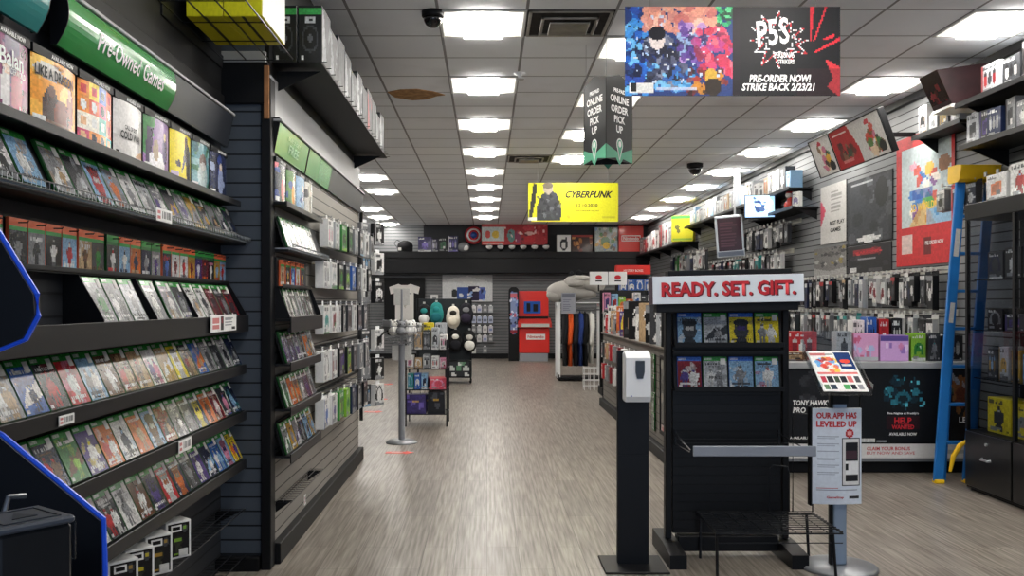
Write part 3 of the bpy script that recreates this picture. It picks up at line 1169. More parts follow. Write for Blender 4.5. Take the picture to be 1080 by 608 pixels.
def art_tiles(seed):
    im = Img(32, 30, 'white')
    g = random.Random(seed)
    for i in range(4):
        for j in range(4):
            c = g.choice(['#3457a8', '#d65a3a', '#e9c63a', '#63b0a4', '#c94a6a', '#efe8da', '#e28a3a'])
            im.rect(i * .25, j * .25, i * .25 + .235, j * .25 + .235, c)
            im.ell(i * .25 + .12, j * .25 + .12, .07, .08, g.choice(['white', '#2b2b3a', '#e2b48a', '#c43a3a']))
    return im.speckle(.2, seed).a


def art_grey():
    im = Img(30, 30, '#cfcdcb').ell(.1, .1, .4, .3, '#b9b6b3', .8).ell(.95, .3, .2, .5, '#8f8883', .8).ell(1, .05, .35, .18, '#b0773f', .8)
    return im.rect(.06, .06, .13, .14, 'black').speckle(.08, 3).a


def art_split():
    im = Img(30, 30, '#8d6aa0').poly([(0, 1), (.35, 1), (.2, .2), (0, .3)], '#2f7a3c').poly([(.1, .8), (.3, .8), (.2, .1), (.05, 0)], '#37264a')
    im.ell(.45, .2, .3, .2, '#e9e6ea').ell(.38, .4, .1, .2, '#a08a72').ell(.75, .45, .12, .26, '#5a4a78').ell(.75, .72, .06, .08, '#d8b898')
    return im.rect(.02, .02, .24, .14, 'white').speckle(.2, 4).a


def art_yellow():
    im = Img(26, 28, '#e8d51c').poly([(.4, .12), (.62, .9), (.95, .7), (.98, 0), (.7, 0), (.62, .45)], '#3c3326').ell(.66, .86, .09, .1, '#6d5240').ell(.3, .35, .1, .07, '#4a402a')
    return im.rect(.04, .04, .3, .18, '#c7b6c8').rect(.06, .06, .12, .12, 'black').speckle(.1, 5).a


def art_teal():
    im = Img(26, 28, '#5d8f96').blobs(12, ['#8fb8bd', '#3a6470', '#c9d8d4', '#4f7c5a'], .08, .22, 9).ell(.5, .6, .2, .18, '#6b5a52').ell(.5, .3, .26, .3, '#dfe5e2', .5)
    return im.rect(.04, .03, .26, .15, 'white').speckle(.2, 6).a


def art_dark(seed, a='#20284a', b='#9aa6c8'):
    im = Img(26, 28, a).blobs(8, [b, '#101426', '#3a4a86'], .06, .2, seed).ell(.5, .35, .16, .3, b, .8).ell(.5, .68, .09, .09, '#c8b6a8')
    return im.rect(.04, .03, .24, .14, 'white').speckle(.2, seed).a


edges = [2.42, 2.71, 3.02, 3.31, 3.60, 3.90, 4.19, 4.47, 4.76]
bx = [(art_dancer(), 'curved display box with a magenta dance picture, nearest the entrance in the top row'), (art_orange(), 'curved display box with an orange city picture and black lettering'),
      (art_tiles(5), 'curved display box covered in small square colourful pictures'), (art_grey(), 'plain pale grey curved display box with black lettering'),
      (art_split(), 'curved display box with green and violet halves'), (art_yellow(), 'yellow curved display box in the near top row'),
      (art_teal(), 'teal and white curved display box in the near top row'), (art_dark(11), 'dark blue curved display box next to the return wall')]
for i, (im, lb) in enumerate(bx):
    o, fr, w, h = bowed(edges[i], edges[i + 1], 1.955, XN + .042, im, lb, 'curved display boxes in the near top row')
    cv = on_bow(fr, w, h)
    if i == 0:
        text('Balan', o, M_TEXTW, w * .5, .05, x=.02, z=h * .72, curve=cv, bold=.02)
        text('WONDERWORLD', o, M_TEXTW, w * .5, .018, x=.035, z=h * .56, curve=cv)
    if i == 1:
        text('LIKE A DRAGON', o, M_TEXTK, w * .82, .034, x=-.01, z=h * .79, curve=cv, bold=.03)
        text('YAKUZA', o, M_TEXTK, w * .2, .012, x=.0, z=h * .92, curve=cv)
    if i == 3:
        text('CALL OF DUTY', o, M_TEXTK, w * .45, .017, x=.0, z=h * .56, curve=cv, bold=.03)
        text('COLD WAR', o, M_TEXTK, w * .68, .03, x=.0, z=h * .42, curve=cv, bold=.03)
ie = [4.92, 5.2, 5.47, 5.73, 5.99]
for i, (im, lb) in enumerate(((art_dark(21, '#1c2436', '#d8707c'), 'navy curved display box with a red figure, first beside the corner post'),
                              (art_dark(22, '#4f7a3f', '#d9853a'), 'green and orange curved display box on the inner left wall'),
                              (art_dark(23, '#8fb0d0', '#3a5a8e'), 'pale blue curved display box on the inner left wall'),
                              (art_dark(24, '#c8c6c2', '#7d7a76'), 'grey curved display box farthest along the inner left wall'))):
    bowed(ie[i], ie[i + 1], 1.97, XI + .0, im, lb, 'curved display boxes on the inner left wall', bulge=.016)


def ledge_board(bay, y0, y1, z, d, label):
    o = thing('mounted_ledge', label, 'shelf', (bay.xw, (y0 + y1) / 2, z))
    L = (y1 - y0) / 2
    part('board', MB().box(.001, d, -L, L, -.018, -.001, .003), M_BLACK, o)
    part('front_edge', MB().box(d, d + .006, -L, L, -.026, .004, .002), M_DARK, o)


ledge_board(NEAR, 2.2, Y1, 1.953, .115, 'long thin black ledge under the curved display boxes, near left bay')
ledge_board(INNER, 4.92, 6.0, 1.968, .085, 'short black ledge under the curved display boxes beside the corner post')


# --- headers: tilted sign panels over the bays
def header_panel(y0, y1, xw, label, m, arc=True, name='mounted_header_sign', txt=(), cat='sign'):
    w = y1 - y0
    ym = (y0 + y1) / 2
    z0, z1 = 2.235, 2.395
    o = thing(name, label, cat, (xw, ym, z0), FACE_R)
    n = 10 if arc else 1
    prof = []
    for i in range(n + 1):
        t = i / n
        prof.append((-.02 - .03 * t - (.022 * math.sin(PI * t) if arc else 0), (z1 - z0) * t))
    back = [(p[0] + .012, p[1]) for p in prof][::-1]
    mb = MB().prism(prof + back, 'x', -w / 2 + .004, w / 2 - .004)
    part('face_panel', mb, m, o, False)
    for a in (-1, 1):
        part('end_cap', MB().prism(prof + [(.0, z1 - z0), (.0, 0)], 'x', *sorted((a * (w / 2 - .004), a * w / 2))), M_BLACK, o)

    def cv(x, y, z):
        t = max(0, min(1, z / (z1 - z0)))
        return (x, -.02 - .03 * t - (.022 * math.sin(PI * t) if arc else 0) - .0045, z)
    for (s, ww, hh, xx, zz, b, mt) in txt:
        text(s, o, mt, ww, hh, x=xx, z=zz, bold=b, curve=cv)
    return o


M_SIGNG = mat('green_sign_acrylic', '#2f8a45', .22, coat=.4)
M_SIGNT = mat('teal_sign_acrylic', '#2c7d7c', .2, coat=.4, noise=.2, nscale=2)
M_SIGNL = mat('pale_green_acrylic', '#4f9a5f', .25, coat=.3)
M_SIGND = mat('dark_header_panel', '#23262c', .4, noise=.1)
M_SIGNK = mat('grey_header_panel', '#43454a', .45, noise=.1)
XH = -1.375
header_panel(1.7, 2.76, XH, 'teal curved header sign at the entrance end of the near left bay', M_SIGNT)
header_panel(2.88, 3.88, XH, 'green curved header sign reading Pre-Owned Games', M_SIGNG, txt=[('Pre-Owned Games', .62, .062, .04, .078, .012, M_TEXTW)])
header_panel(3.88, 4.78, XH, 'plain dark header panel between the green sign and the return wall', M_SIGND, arc=False)
XJ = XI + .0
header_panel(4.93, 5.74, XJ, 'green header sign with faded white lettering, first beyond the corner post', M_SIGNL, arc=False, txt=[('FREE', .26, .05, .02, .065, .01, mat('faded_print', '#a8d0ae', .6)), ('BUY 2 GET 1', .36, .02, .02, .115, .0, mat('faded_print', '#a8d0ae'))])
header_panel(5.77, 6.6, XJ, 'plain green header sign, second beyond the corner post', M_SIGNL, arc=False)
header_panel(6.6, 8.28, XJ, 'long plain grey header panel at the far end of the inner left wall', M_SIGNK, arc=False)
for nm, xx, a, b in (('near', XH - .005, 1.7, 4.80), ('inner', XJ + .0, 4.92, 8.3)):
    o = thing('mounted_header_rail', f'grey top rail running over the header signs of the {nm} left wall', 'rail', (xx, (a + b) / 2, 2.4))
    L = (b - a) / 2
    part('rail_profile', MB().box(0, .062, -L, L, 0, .014, .003), M_GREYPAN, o)
    part('rail_black_strip', MB().box(0, .05, -L, L, .0141, .022, .002), M_BLACK, o)  # solid black strip along the top of the rail

# --- inner left wall: the same shelves, short
slope_shelf(INNER, 4.95, 5.86, 1.09, 'short sloped game shelf below the inner trough', 'sloped game shelves of the inner left wall')
slope_shelf(INNER, 4.95, 5.86, .845, 'short sloped game shelf, middle of the three low ones on the inner left wall', 'sloped game shelves of the inner left wall')
slope_shelf(INNER, 4.95, 5.86, .592, 'short sloped game shelf above the empty wire shelf of the inner left wall', 'sloped game shelves of the inner left wall')
I4 = cs('purple/grey/white charcoal/grey/purple grey/purple/white grey/charcoal/tan orange/grey/tan grey/tan/white')
I5 = cs('white/green/grey orange/tan/red tan/orange/brown grey/white/charcoal crimson/purple/grey grey/charcoal/white')
I6 = cs('grey/white/green gold/grey/tan grey/purple/white charcoal/grey/blue sky/grey/navy gold/grey/sky')
for z, cl, wh in ((1.09, I4, 'the upper low shelf'), (.845, I5, 'the middle low shelf'), (.592, I6, 'the bottom low shelf')):
    for i, c in enumerate(cl):
        leaning(INNER, 5.03 + .141 * i, z, c, f'{c[0]} and {c[1]} game case, {nth(i + 1)} from the corner post on {wh}', 'game cases on the low shelves of the inner left wall')
wire_ledge(INNER, 4.95, 6.1, 1.72, 'wire-fronted shelf of pale game cases on the inner left wall')
for i, c in enumerate(cs('white/grey/pink silver/white/grey grey/white/pink white/pink/grey silver/grey/white white/silver/grey')):
    leaning(INNER, 5.04 + .145 * i, 1.72, c, f'pale {c[0]} game case, {nth(i + 1)} from the corner post on the inner wire-fronted shelf', 'pale game cases on the inner wire-fronted shelf')
card_holder(INNER, 4.95, 5.75, 1.52, 'short black strip behind five download cards on the inner left wall')
for i, c in enumerate(('tan/crimson/white', 'black/gold/white', 'blue/sky/white', 'white/gold/red', 'navy/gold/red')):
    c = c.split('/')
    game_card((XI + .0425, 5.03 + .135 * i, 1.5135), 'orange', *c, f'orange-topped download card with {c[0]} picture, {nth(i + 1)} from the corner post on the inner wall', 'download cards on the inner left wall')
trough(INNER, 4.95, 5.9, 1.335, (4.96, 5.89), 'short black trough with slanted ends on the inner left wall')
for i, c in enumerate(cs('white/grey/charcoal grey/white/silver silver/grey/white grey/charcoal/white charcoal/grey/white')):
    leaning(INNER, 5.09 + .145 * i, 1.335, c, f'{c[0]} game case, {nth(i + 1)} from the corner post in the short inner trough', 'game cases in the inner trough')


# --- hooked accessory boxes further along the inner left wall
def hook_box(loc, rz, dims, front, label, group, peg=.06, img=None, tab='white', wallgap=None):
    """Hang-tab carton on a peg hook; origin at bottom centre of the front."""
    w, d, h = dims
    sd = sum(map(ord, label))
    o = thing('hanging_accessory_box', label, 'accessory box', loc, rz, group=group)
    bg, fg, ac = front
    mb = MB().use(0, bg).box(-w / 2, w / 2, .0006, d, 0, h, .002)
    if img is None:
        img = product_img(bg, fg, ac, sd, 18, 16)
    mb.art(img, w=w - .003, h=h - .003, z0=.0015)
    part('carton', mb, M_BOX, o)
    part('hang_tab', MB().box(-.03, .03, d * .45, d * .45 + .0015, h - .002, h + .03, .0004), M_WHITE if tab == 'white' else M_BLACK, o)
    return o


rows = [(1.80, .19, [('white/pink/silver', .21), ('silver/white/grey', .2), ('green/black/lime', .24), ('black/green/grey', .2), ('grey/white/black', .2), ('charcoal/white/sky', .2), ('white/black/grey', .22), ('grey/black/white', .22)]),
        (1.52, .18, [('white/grey/silver', .22), ('white/silver/green', .22), ('black/green/lime', .22), ('charcoal/lime/white', .2), ('blue/white/navy', .2), ('black/grey/white', .2), ('white/charcoal/grey', .22), ('black/white/silver', .22)]),
        (1.215, .19, [('white/teal/green', .22), ('white/crimson/green', .22), ('white/black/silver', .1), ('black/white/grey', .12), ('charcoal/black/grey', .2), ('white/grey/black', .14), ('black/grey/navy', .22), ('charcoal/white/black', .22)]),
        (.90, .2, [('white/grey/silver', .22), ('white/crimson/silver', .22), ('black/purple/lime', .26), ('black/lime/gold', .2), ('charcoal/grey/black', .22), ('grey/black/white', .22), ('charcoal/white/grey', .22)]),
        (.59, .2, [('white/blue/silver', .22), ('white/purple/silver', .22), ('green/lime/brown', .2), ('lime/green/charcoal', .18), ('navy/charcoal/grey', .22), ('black/white/grey', .2), ('black/charcoal/white', .22)])]
RW = ['top', 'second', 'third', 'fourth', 'bottom']
for ri, (z, h, it) in enumerate(rows):
    y = 5.98 if ri else 6.14
    hk = thing('mounted_hook_rail', f'black peg bar carrying the {RW[ri]} row of hanging boxes on the inner left wall', 'hook bar', (XI, 7.1, z + h + .022))
    part('bar', MB().box(.001, .012, -1.15, 1.15, -.012, .012, .002), M_BLACKM, hk)
    yy = y
    for bi, (c, w) in enumerate(it):
        c = c.split('/')
        ym = yy + w / 2
        dd = .06
        far = bi / len(it)
        out = .10 + .10 * far
        hook_box((XI + out, ym, z), FACE_R, (w - .012, dd, h), c, f'{c[0]} and {c[1]} accessory box, {nth(bi + 1)} from the game shelves on the {RW[ri]} row', f'accessory boxes on the inner left wall, {RW[ri]} row')
        part('peg', MB().tube([(.012, ym - 7.1, -.002), (out - .02, ym - 7.1, -.002), (out + .004, ym - 7.1, -.002), (out + .008, ym - 7.1, .006)], .0025, 6).box(out + .004, out + .007, ym - 7.112, ym - 7.088, -.024, -.004, .0005), M_CHROME, hk)
        yy += w + .012

# --- end of the inner wall: clip strips and packs facing the rear, plus a slanted tray
ep = [(z, x) for z in (1.95, 1.68, 1.42, .98, .72, .48) for x in (-1.09, -.985)]
EW = ['top', 'second', 'third', 'fourth', 'fifth', 'lowest']
strip = thing('mounted_clip_strip', 'upright black clip strip of small packs at the far end of the inner left wall', 'hook bar', (-1.1, YI + .03, 1.3))
part('strip', MB().box(-.06, -.03, .0, .012, -.95, .95, .002), M_BLACKM, strip)
for i, (z, x) in enumerate(ep):
    c = (('grey/white/black', 'white/black/grey', 'charcoal/white/sky', 'black/white/grey')[(i * 7) % 4]).split('/')
    hook_box((x, YI - .012 + .1 * (i % 2), z), math.radians(62), (.15, .045, .2), c, f'{c[0]} pack at the {("wall", "aisle")[i % 2]} side of the end clip strip, {EW[i // 2]} level', 'packs at the end of the inner left wall')
o = thing('hanging_slanted_tray', 'dark slanted tray sticking out at the far end of the inner left wall', 'tray', (-1.02, YI + .06, 1.0), math.radians(20))
part('tray_floor', MB().prism([(-.09, 0), (.14, .2), (.15, .2), (-.07, 0)], 'y', 0, .3), M_DARK, o)
part('tray_rim', MB().prism([(.14, .2), (.15, .2), (.15, .26), (.14, .26)], 'y', 0, .3), M_CHROME, o)

# --- high shelves over the left wall: yellow cartons in a wire basket, headset cartons
o = thing('wire_shelf', 'high black wire shelf holding the two yellow cartons near the ceiling', 'shelf', (-1.2, 4.4, 2.715))
w = MB()
for x in (-.2, -.08, .04, .17):
    w.tube([(x, -.5, 0), (x, .45, 0)], .004, 5)
for y in (-.5, -.2, .1, .45):
    w.tube([(-.2, y, -.005), (.17, y, -.005)], .003, 5)
part('shelf_wires', w, M_WIRE, o)
w = MB()
for k in range(9):
    z = .02 + .02 * k
    w.tube([(-.2, -.5, z), (-.03, -.5, z)], .002, 4)
for x in (-.2, -.115, -.03):
    w.tube([(x, -.5, 0), (x, -.5, .2)], .0025, 4)
part('front_fence', w, M_WIRE, o)
part('bracket', MB().box(-.212, -.2, -.45, .47, -.05, .02, .002), M_BLACKM, o)


def big_carton(x0, x1, y0, y1, z, h, col, sidec, label, group, im=None):
    w, d = x1 - x0, y1 - y0
    c = thing('carton', label, 'box', ((x0 + x1) / 2, y0, z), group=group)
    part('body', MB().use(0, col).box(-w / 2, w / 2, .001, d, 0, h, .003), M_BOX, c)
    if im is not None:
        part('front_print', MB().art(im, w=w - .006, h=h - .006, y=0, z0=.003), M_BOX, c)
    part('side_panel', MB().use(0, sidec).box(w / 2, w / 2 + .0015, .004, d - .004, .004, h - .004), M_BOX, c)
    part('bottom_flap', MB().use(0, '#2a2a1c').box(-w * .04, w * .04, .002, d - .002, -.0012, 0), M_BOX, c)
    return c


imy = Img(20, 16, '#d9d41e').rect(0, .3, 1, .34, '#8a861a').rect(.05, .6, .5, .7, '#a8a31c').rect(.9, .4, .97, .7, 'white').speckle(.05, 4).a
big_carton(-1.365, -1.2, 4.15, 4.62, 2.722, .34, '#cfc71c', '#d6cf2a', 'left yellow carton on the high wire shelf', 'yellow cartons on the high wire shelf', imy)
big_carton(-1.195, -1.02, 4.15, 4.62, 2.722, .34, '#cfc71c', 'white', 'right yellow carton with a white side on the high wire shelf', 'yellow cartons on the high wire shelf', imy)

o = thing('high_shelf', 'long dark shelf near the ceiling carrying headset cartons along the inner left wall', 'shelf', (XI, 6.55, 2.73))
part('board', MB().box(.006, .275, -1.62, 1.62, -.016, -.008, .002), M_BLACKM, o)
w = MB()
for k in range(24):
    y = -1.6 + 3.2 * k / 23
    w.tube([(.01, y, -.005), (.3, y, -.005)], .0025, 4)
part('wire_lattice', w, M_WIRE, o)
for y in (-1.5, 1.4):
    part('bracket', MB().prism([(.006, -.03), (.25, -.03), (.006, -.14)], 'y', y, y + .01), M_BLACKM, o)


def headset_img(top, seed):
    im = Img(18, 26, '#15171a').ell(.5, .42, .36, .25, '#3b3e43').ell(.5, .42, .29, .2, '#121316').ell(.5, .42, .1, .07, '#55585e').rect(.3, .7, .72, .8, '#b9bcc0').rect(.42, .72, .6, .78, '#2a2a2c')
    im.rect(0, .86, 1, .98, top).ell(.15, .08, .06, .045, 'white')
    return im.speckle(.2, seed).a


def headset_carton(x, y, w, d, h, label, top, sidec):
    c = thing('headset_carton', label, 'box', (x, y, 2.726), group='headset cartons on the high shelf')
    part('body', MB().use(0, '#17191c').box(-w / 2, w / 2, .001, d, 0, h, .003), M_BOX, c)
    part('front_print', MB().art(headset_img(top, int(y * 100)), w=w - .006, h=h - .006, y=0, z0=.003), M_BOX, c)
    im = Img(16, 18, '#1b1d21').poly([(0, 0), (.5, .1), (.2, .9), (0, .95)], shade(sidec, .6), .8).poly([(.5, .5), (1, .9), (1, .7), (.6, .3)], shade(sidec, .45), .8).ell(.6, .5, .22, .22, '#33363b').blobs(10, ['#0f1013', '#3f4349', shade(sidec, .5)], .03, .1, int(y * 31)).speckle(.3, int(y * 77)).a  # pale wedges paint reflections on the wrapping into the dark side print
    part('side_print', MB().art(im, fn=lambda u, v: (w / 2 + .0012, .004 + (d - .008) * u, .004 + (h - .008) * v)), M_PAPER, c)


sidecs = ['#c9ccd0', '#9a9da1', '#55585d', '#c2c5c9', '#7e8186', '#d0d2d5', '#3c3f44', '#b23a3f', '#54575c', '#989b9f', '#c4c6c9', '#6b6e73']
for i in range(2):
    headset_carton(XI + .07 + .137 * i, 4.96, .13, .26, .31, f'black headset carton with green top band facing the entrance, {("left", "right")[i]} of the two', '#3a9a4c', sidecs[i])
for i in range(1, 11):
    y = 4.96 + .272 * i
    headset_carton(XI + .145, y, .25, .255, (.30, .27, .31, .29, .24)[i % 5], f'dark carton on the high shelf, {nth(i)} behind the green-banded headset cartons', ('#2e3136', '#5a5d62')[i % 2], sidecs[i])

# --- demo kiosk at the entrance: side panel with blue edging, grey box inside
K = thing('demo_kiosk', 'dark demo kiosk panel with a glowing blue edge at the lower left corner', 'kiosk', (-.95, 1.5, 0))
prof = [(-.35, 0), (.318, 0), (.318, .98), (.316, 1.062), (.15, 1.20), (.02, 1.27), (.012, 1.295), (.145, 1.345), (.188, 1.362), (.208, 1.40), (.206, 1.434), (.15, 1.525), (-.0, 1.76), (-.35, 1.76)]
part('side_panel', MB().prism(prof, 'y', 0, .022), mat('kiosk_dark_laminate', '#0c0f16', .4), K)
part('edge_strip', MB().tube([(a, .011, b) for a, b in prof[1:13]], .006, 8), mat('blue_edge_strip', '#1f4fc4', .3, emit='#2a5cff', es=.06), K)  # faint glow added to keep the plain blue trim bright
part('back_panel', MB().box(-.35, -.33, -.55, -.001, 0, 1.76, .003), M_BLACK, K)
part('deck', MB().box(-.33, .3, -.55, -.001, .9, .945, .004), M_BLACK, K)
part('lower_cabinet', MB().box(-.33, .28, -.53, -.001, 0.0, .9, .004), M_BLACK, K)
cb = thing('console_box', 'dark grey square box with a paler triangle-marked lid at the lower left corner', 'box', (-.60, 1.175, .946), math.radians(52))
part('body', MB().box(-.046, .046, -.046, .046, 0, .19, .004), mat('console_charcoal', '#15171a', .4, noise=.1), cb)
part('lid', MB().box(-.049, .049, -.049, .049, .1905, .2, .003), mat('console_lid_grey', '#4c5057', .4, noise=.08), cb)
part('lid_frame', MB().box(-.036, .036, -.036, -.033, .2001, .2013).box(-.036, .036, .033, .036, .2001, .2013).box(-.036, -.033, -.033, .033, .2001, .2013).box(.033, .036, -.033, .033, .2001, .2013), mat('console_mid', '#3c4046', .4), cb)
part('triangle_mark', MB().prism([(-.016, -.014), (.016, -.014), (0, .018)], 'z', .2001, .2012), mat('console_mark', '#2c2f35', .4), cb)
part('clear_flap', MB().box(.051, .054, -.04, .05, .14, .19, .001), M_ACRYL, cb)
part('mounting_foot', MB().tube([(.0, .049, .19), (.012, .058, .215), (.035, .058, .213)], .004, 6), M_CHROME, cb)
pad = thing('game_controller', 'dark game controller with a blue glint at the bottom left edge of the kiosk', 'controller', (-.69, 1.33, .946), math.radians(35))
mb = MB()
mb.ball((0, 0, .03), (.075, .05, .03)).ball((-.075, -.03, .026), (.03, .055, .026)).ball((.075, -.03, .026), (.03, .055, .026))
part('body', mb, mat('controller_shell', '#14161b', .35), pad, True)
part('touch_strip', MB().box(-.035, .035, -.02, .02, .0585, .062, .001), mat('controller_blue', '#26407e', .3), pad)  # flat blue strip on top of the shell
part('thumb_stick', MB().lathe([(.011, .058), (.011, .072), (.001, .073)], 14, Matrix.Translation((-.04, -.02, -.004))), M_BLACK, pad)
part('thumb_stick', MB().lathe([(.011, .058), (.011, .072), (.001, .073)], 14, Matrix.Translation((.04, -.02, -.004))), M_BLACK, pad)
# ================================================================== hanging signs
def hang_wires(o, pts, ztop):
    w = MB()
    for (x, y, z) in pts:
        w.tube([(x, y, z), (x, y, ztop)], .002, 4)
    part('hanging_wires', w, M_CHROME, o)


def persona_img():
    im = Img(150, 62, '#0f0f14')
    im.rect(0, 0, .5, 1, '#243a74')
    im.blobs(90, ['#1f5fc0', '#3f93e0', '#16224f', '#6fbcee', '#0f1838', '#2a4aa8'], .012, .035, 31, (0, 0, .13, 1), .9)
    im.blobs(60, ['#e8a088', '#d98f80', '#f0c3b0', '#c8706a', '#e2b09c'], .015, .04, 32, (.1, .74, .42, 1), .9)
    im.blobs(80, ['#2a2f48', '#5a5f78', '#3a3f58', '#7d8398', '#1b1e30', '#40466a'], .012, .035, 33, (.1, .1, .27, .66), .9)
    im.blobs(40, ['#3f8fd0', '#78c0ea', '#2a5fae'], .008, .02, 37, (.13, .05, .33, .34), .9)
    im.blobs(70, ['#5a3a8e', '#7a5ab0', '#b890d0', '#3a2a60', '#94b0d8'], .01, .026, 38, (.25, .35, .4, .8), .9)
    im.blobs(60, ['#c4304e', '#d8486a', '#b03a80', '#d86a7a', '#8a2a4a'], .01, .03, 34, (.33, .25, .5, .75), .9)
    im.blobs(40, ['#a83a2a', '#5a2a1a', '#c8862c', '#2a1a18', '#7a2a2a'], .008, .024, 39, (.3, .02, .47, .28), .9)
    im.blobs(24, ['#35b06e', '#2c8f5a', '#60d08e', '#2a4a3a'], .008, .02, 35, (.43, .76, .5, 1), .9)
    im.blobs(34, ['#c9d8f0', 'white', '#a8c8f0'], .004, .011, 36, (.02, .1, .48, .9), .9)
    im.ell(.15, .62, .035, .1, '#e3d6d2').ell(.15, .7, .04, .08, '#15131f')
    im.ell(.4, .22, .03, .09, '#caa23a').ell(.41, .1, .04, .1, '#2a2018')
    im.rect(.5, 0, .53, 1, '#1a121c')
    # right half: starburst, slashes and a red lower corner
    im.poly([(.86, 1), (.88, 1), (.865, .62), (.86, .62)], '#b3202e').poly([(.93, 1), (.94, 1), (.88, .6), (.875, .62)], '#b3202e').poly([(.88, .5), (1, .66), (1, .62), (.88, .48)], '#c22634').poly([(.92, .64), (.97, .7), (.975, .66), (.92, .62)], '#c22634')
    im.poly([(1, .32), (.93, .42), (.965, .2), (.94, .1), (.99, 0), (1, 0)], '#c4323a').rect(.8, 0, 1, .3, '#2a141a', .5)
    im.burst(.715, .62, .155, 12, '#d9d9dc', 4, 2.0, .55).burst(.715, .62, .147, 12, '#b5202c', 4, 2.0, .55).burst(.715, .62, .134, 12, '#121216', 4, 2.0, .55).burst(.718, .62, .1, 10, '#c9c9cc', 12, 2.0, .6).burst(.718, .62, .092, 10, '#17171b', 12, 2.0, .6)
    im.rect(.02, .04, .13, .15, 'white').rect(.025, .05, .05, .14, '#222222').rect(.15, .06, .33, .1, '#c9d2e8', .7)
    return im.speckle(.14, 8).a


bw, bh = 1.294, .537
B = thing('hanging_banner', 'wide hanging banner, colourful swirl on its left half and PRE-ORDER NOW on black', 'banner', (1.477, 5.5, 2.667))
mb = MB().use(0, '#1a1a1e').box(-bw / 2, bw / 2, .0006, .006, 0, bh, .001).art(persona_img(), w=bw, h=bh)
part('board', mb, M_PAPER, B)
hang_wires(B, [(-.5, .003, bh), (.5, .003, bh)], CEIL - 2.667)
text('P5S', B, M_TEXTW, .2, .16, x=.29, y=-.0035, z=.345, shear=.1, bold=.02, M=Matrix.Rotation(math.radians(-8), 4, 'Y'))
text('PERSONA5', B, M_TEXTW, .12, .035, x=.31, y=-.0035, z=.245, bold=.02)
text('STRIKERS', B, M_TEXTW, .1, .028, x=.32, y=-.0035, z=.205, bold=.02)
text('PRE-ORDER NOW!', B, M_TEXTW, .37, .047, x=.285, y=-.0015, z=.105, shear=.2, bold=.035)
text('STRIKE BACK 2/23/21', B, M_TEXTW, .44, .045, x=.275, y=-.0015, z=.053, shear=.2, bold=.035)


def cyber_img():
    im = Img(84, 36, '#c6c41c')
    im.poly([(.0, .0), (.03, .0), (.08, .5), (.1, .95), (.06, 1), (.04, .7)], '#2b2c26').poly([(.1, .02), (.36, .02), (.37, .3), (.32, .72), (.24, .84), (.15, .7), (.1, .4)], '#34363a')
    im.ell(.22, .86, .055, .16, '#8f8578').ell(.22, .93, .06, .09, '#5c5448')
    im.blobs(26, ['#1d1e20', '#5d6064', '#3f4144'], .01, .03, 41, (.11, .05, .35, .7), .8)
    im.rect(.0, .02, .1, .1, 'white', .8).ell(.45, .13, .02, .05, '#b0ac20').rect(.82, .08, .97, .13, '#9c981c', .7)
    return im.speckle(.06, 5).a


cw, chh = 1.29, .556
B = thing('hanging_banner', 'yellow hanging banner with a dark jacketed figure far down the aisle', 'banner', (1.236, 13.1, 2.588))
mb = MB().use(0, '#b5b218').box(-cw / 2, cw / 2, .0006, .006, 0, chh, .001).art(cyber_img(), w=cw, h=chh)
part('board', mb, M_PAPER, B)
hang_wires(B, [(-.5, .003, chh), (.5, .003, chh)], CEIL - 2.588)
text('CYBERPUNK', B, M_TEXTK, .68, .1, x=.23, y=-.002, z=.39, shear=.4, bold=.035)
text('12.10.2020', B, M_TEXTK, .3, .045, x=.2, y=-.002, z=.235, bold=.02)
text('PRE-ORDER NOW', B, M_TEXTK, .34, .018, x=.2, y=-.002, z=.155)

# three-sided hanging pick-up sign
T = thing('hanging_pickup_sign', 'black and green three-sided hanging sign for online order pick up', 'sign', (.915, 6.95, 2.49))
R3, H3 = .215, .60
pts3 = [(R3 * math.sin(a), -R3 * math.cos(a)) for a in (math.radians(-10), math.radians(110), math.radians(230))]
M_SIGNB = mat('sign_black_board', '#17191b', .5, noise=.1)
M_MINT = mat('sign_mint_print', '#5fae8c', .5, noise=.05)
for i in range(3):
    p, q = Vector((*pts3[i], 0)), Vector((*pts3[(i + 1) % 3], 0))
    # each face as a slab, seen from outside
    mid, d = (p + q) / 2, (q - p)
    w = d.length
    ang = math.atan2(d.y, d.x)
    Mx = Matrix.Translation(mid) @ Matrix.Rotation(ang, 4, 'Z')
    f = part('side_board', MB().prism([(-w / 2, .0), (w / 2, .0), (w / 2, H3), (0, H3 + .05), (-w / 2, H3)], 'y', .0, .004), M_SIGNB, T)
    f.matrix_local = Mx
    mint = MB().prism([(-w / 2, .0), (-.05, .02), (0, -.035), (.05, .02), (w / 2, .0), (w / 2, .11), (0, .055), (-w / 2, .11)], 'y', -.0012, -.0002)
    g = part('mint_band', mint, M_MINT, f)
    pin = MB().prism([(.045 * math.sin(a), .12 + .05 * math.cos(a)) for a in [math.radians(k) for k in range(-130, 131, 20)]] + [(0, .0)], 'y', -.0025, -.0013)
    part('pin_outline', pin, M_TEXTW, f)
    pin = MB().prism([(.035 * math.sin(a), .12 + .039 * math.cos(a)) for a in [math.radians(k) for k in range(-130, 131, 20)]] + [(0, .022)], 'y', -.0035, -.0026)
    part('pin_fill', pin, M_MINT, f)
    part('pin_dot', MB().prism([(.02 * math.cos(k * PI / 6), .125 + .024 * math.sin(k * PI / 6)) for k in range(12)], 'y', -.0045, -.0036), M_TEXTW, f)
    for s, zz, hh, ww in (('PRE-PAID', .525, .03, .16), ('ONLINE', .46, .055, .26), ('ORDER', .385, .055, .24), ('PICK', .31, .055, .15), ('UP', .237, .055, .09)):
        text(s, f, M_TEXTW, ww, hh, y=-.0012, z=zz, bold=.03)
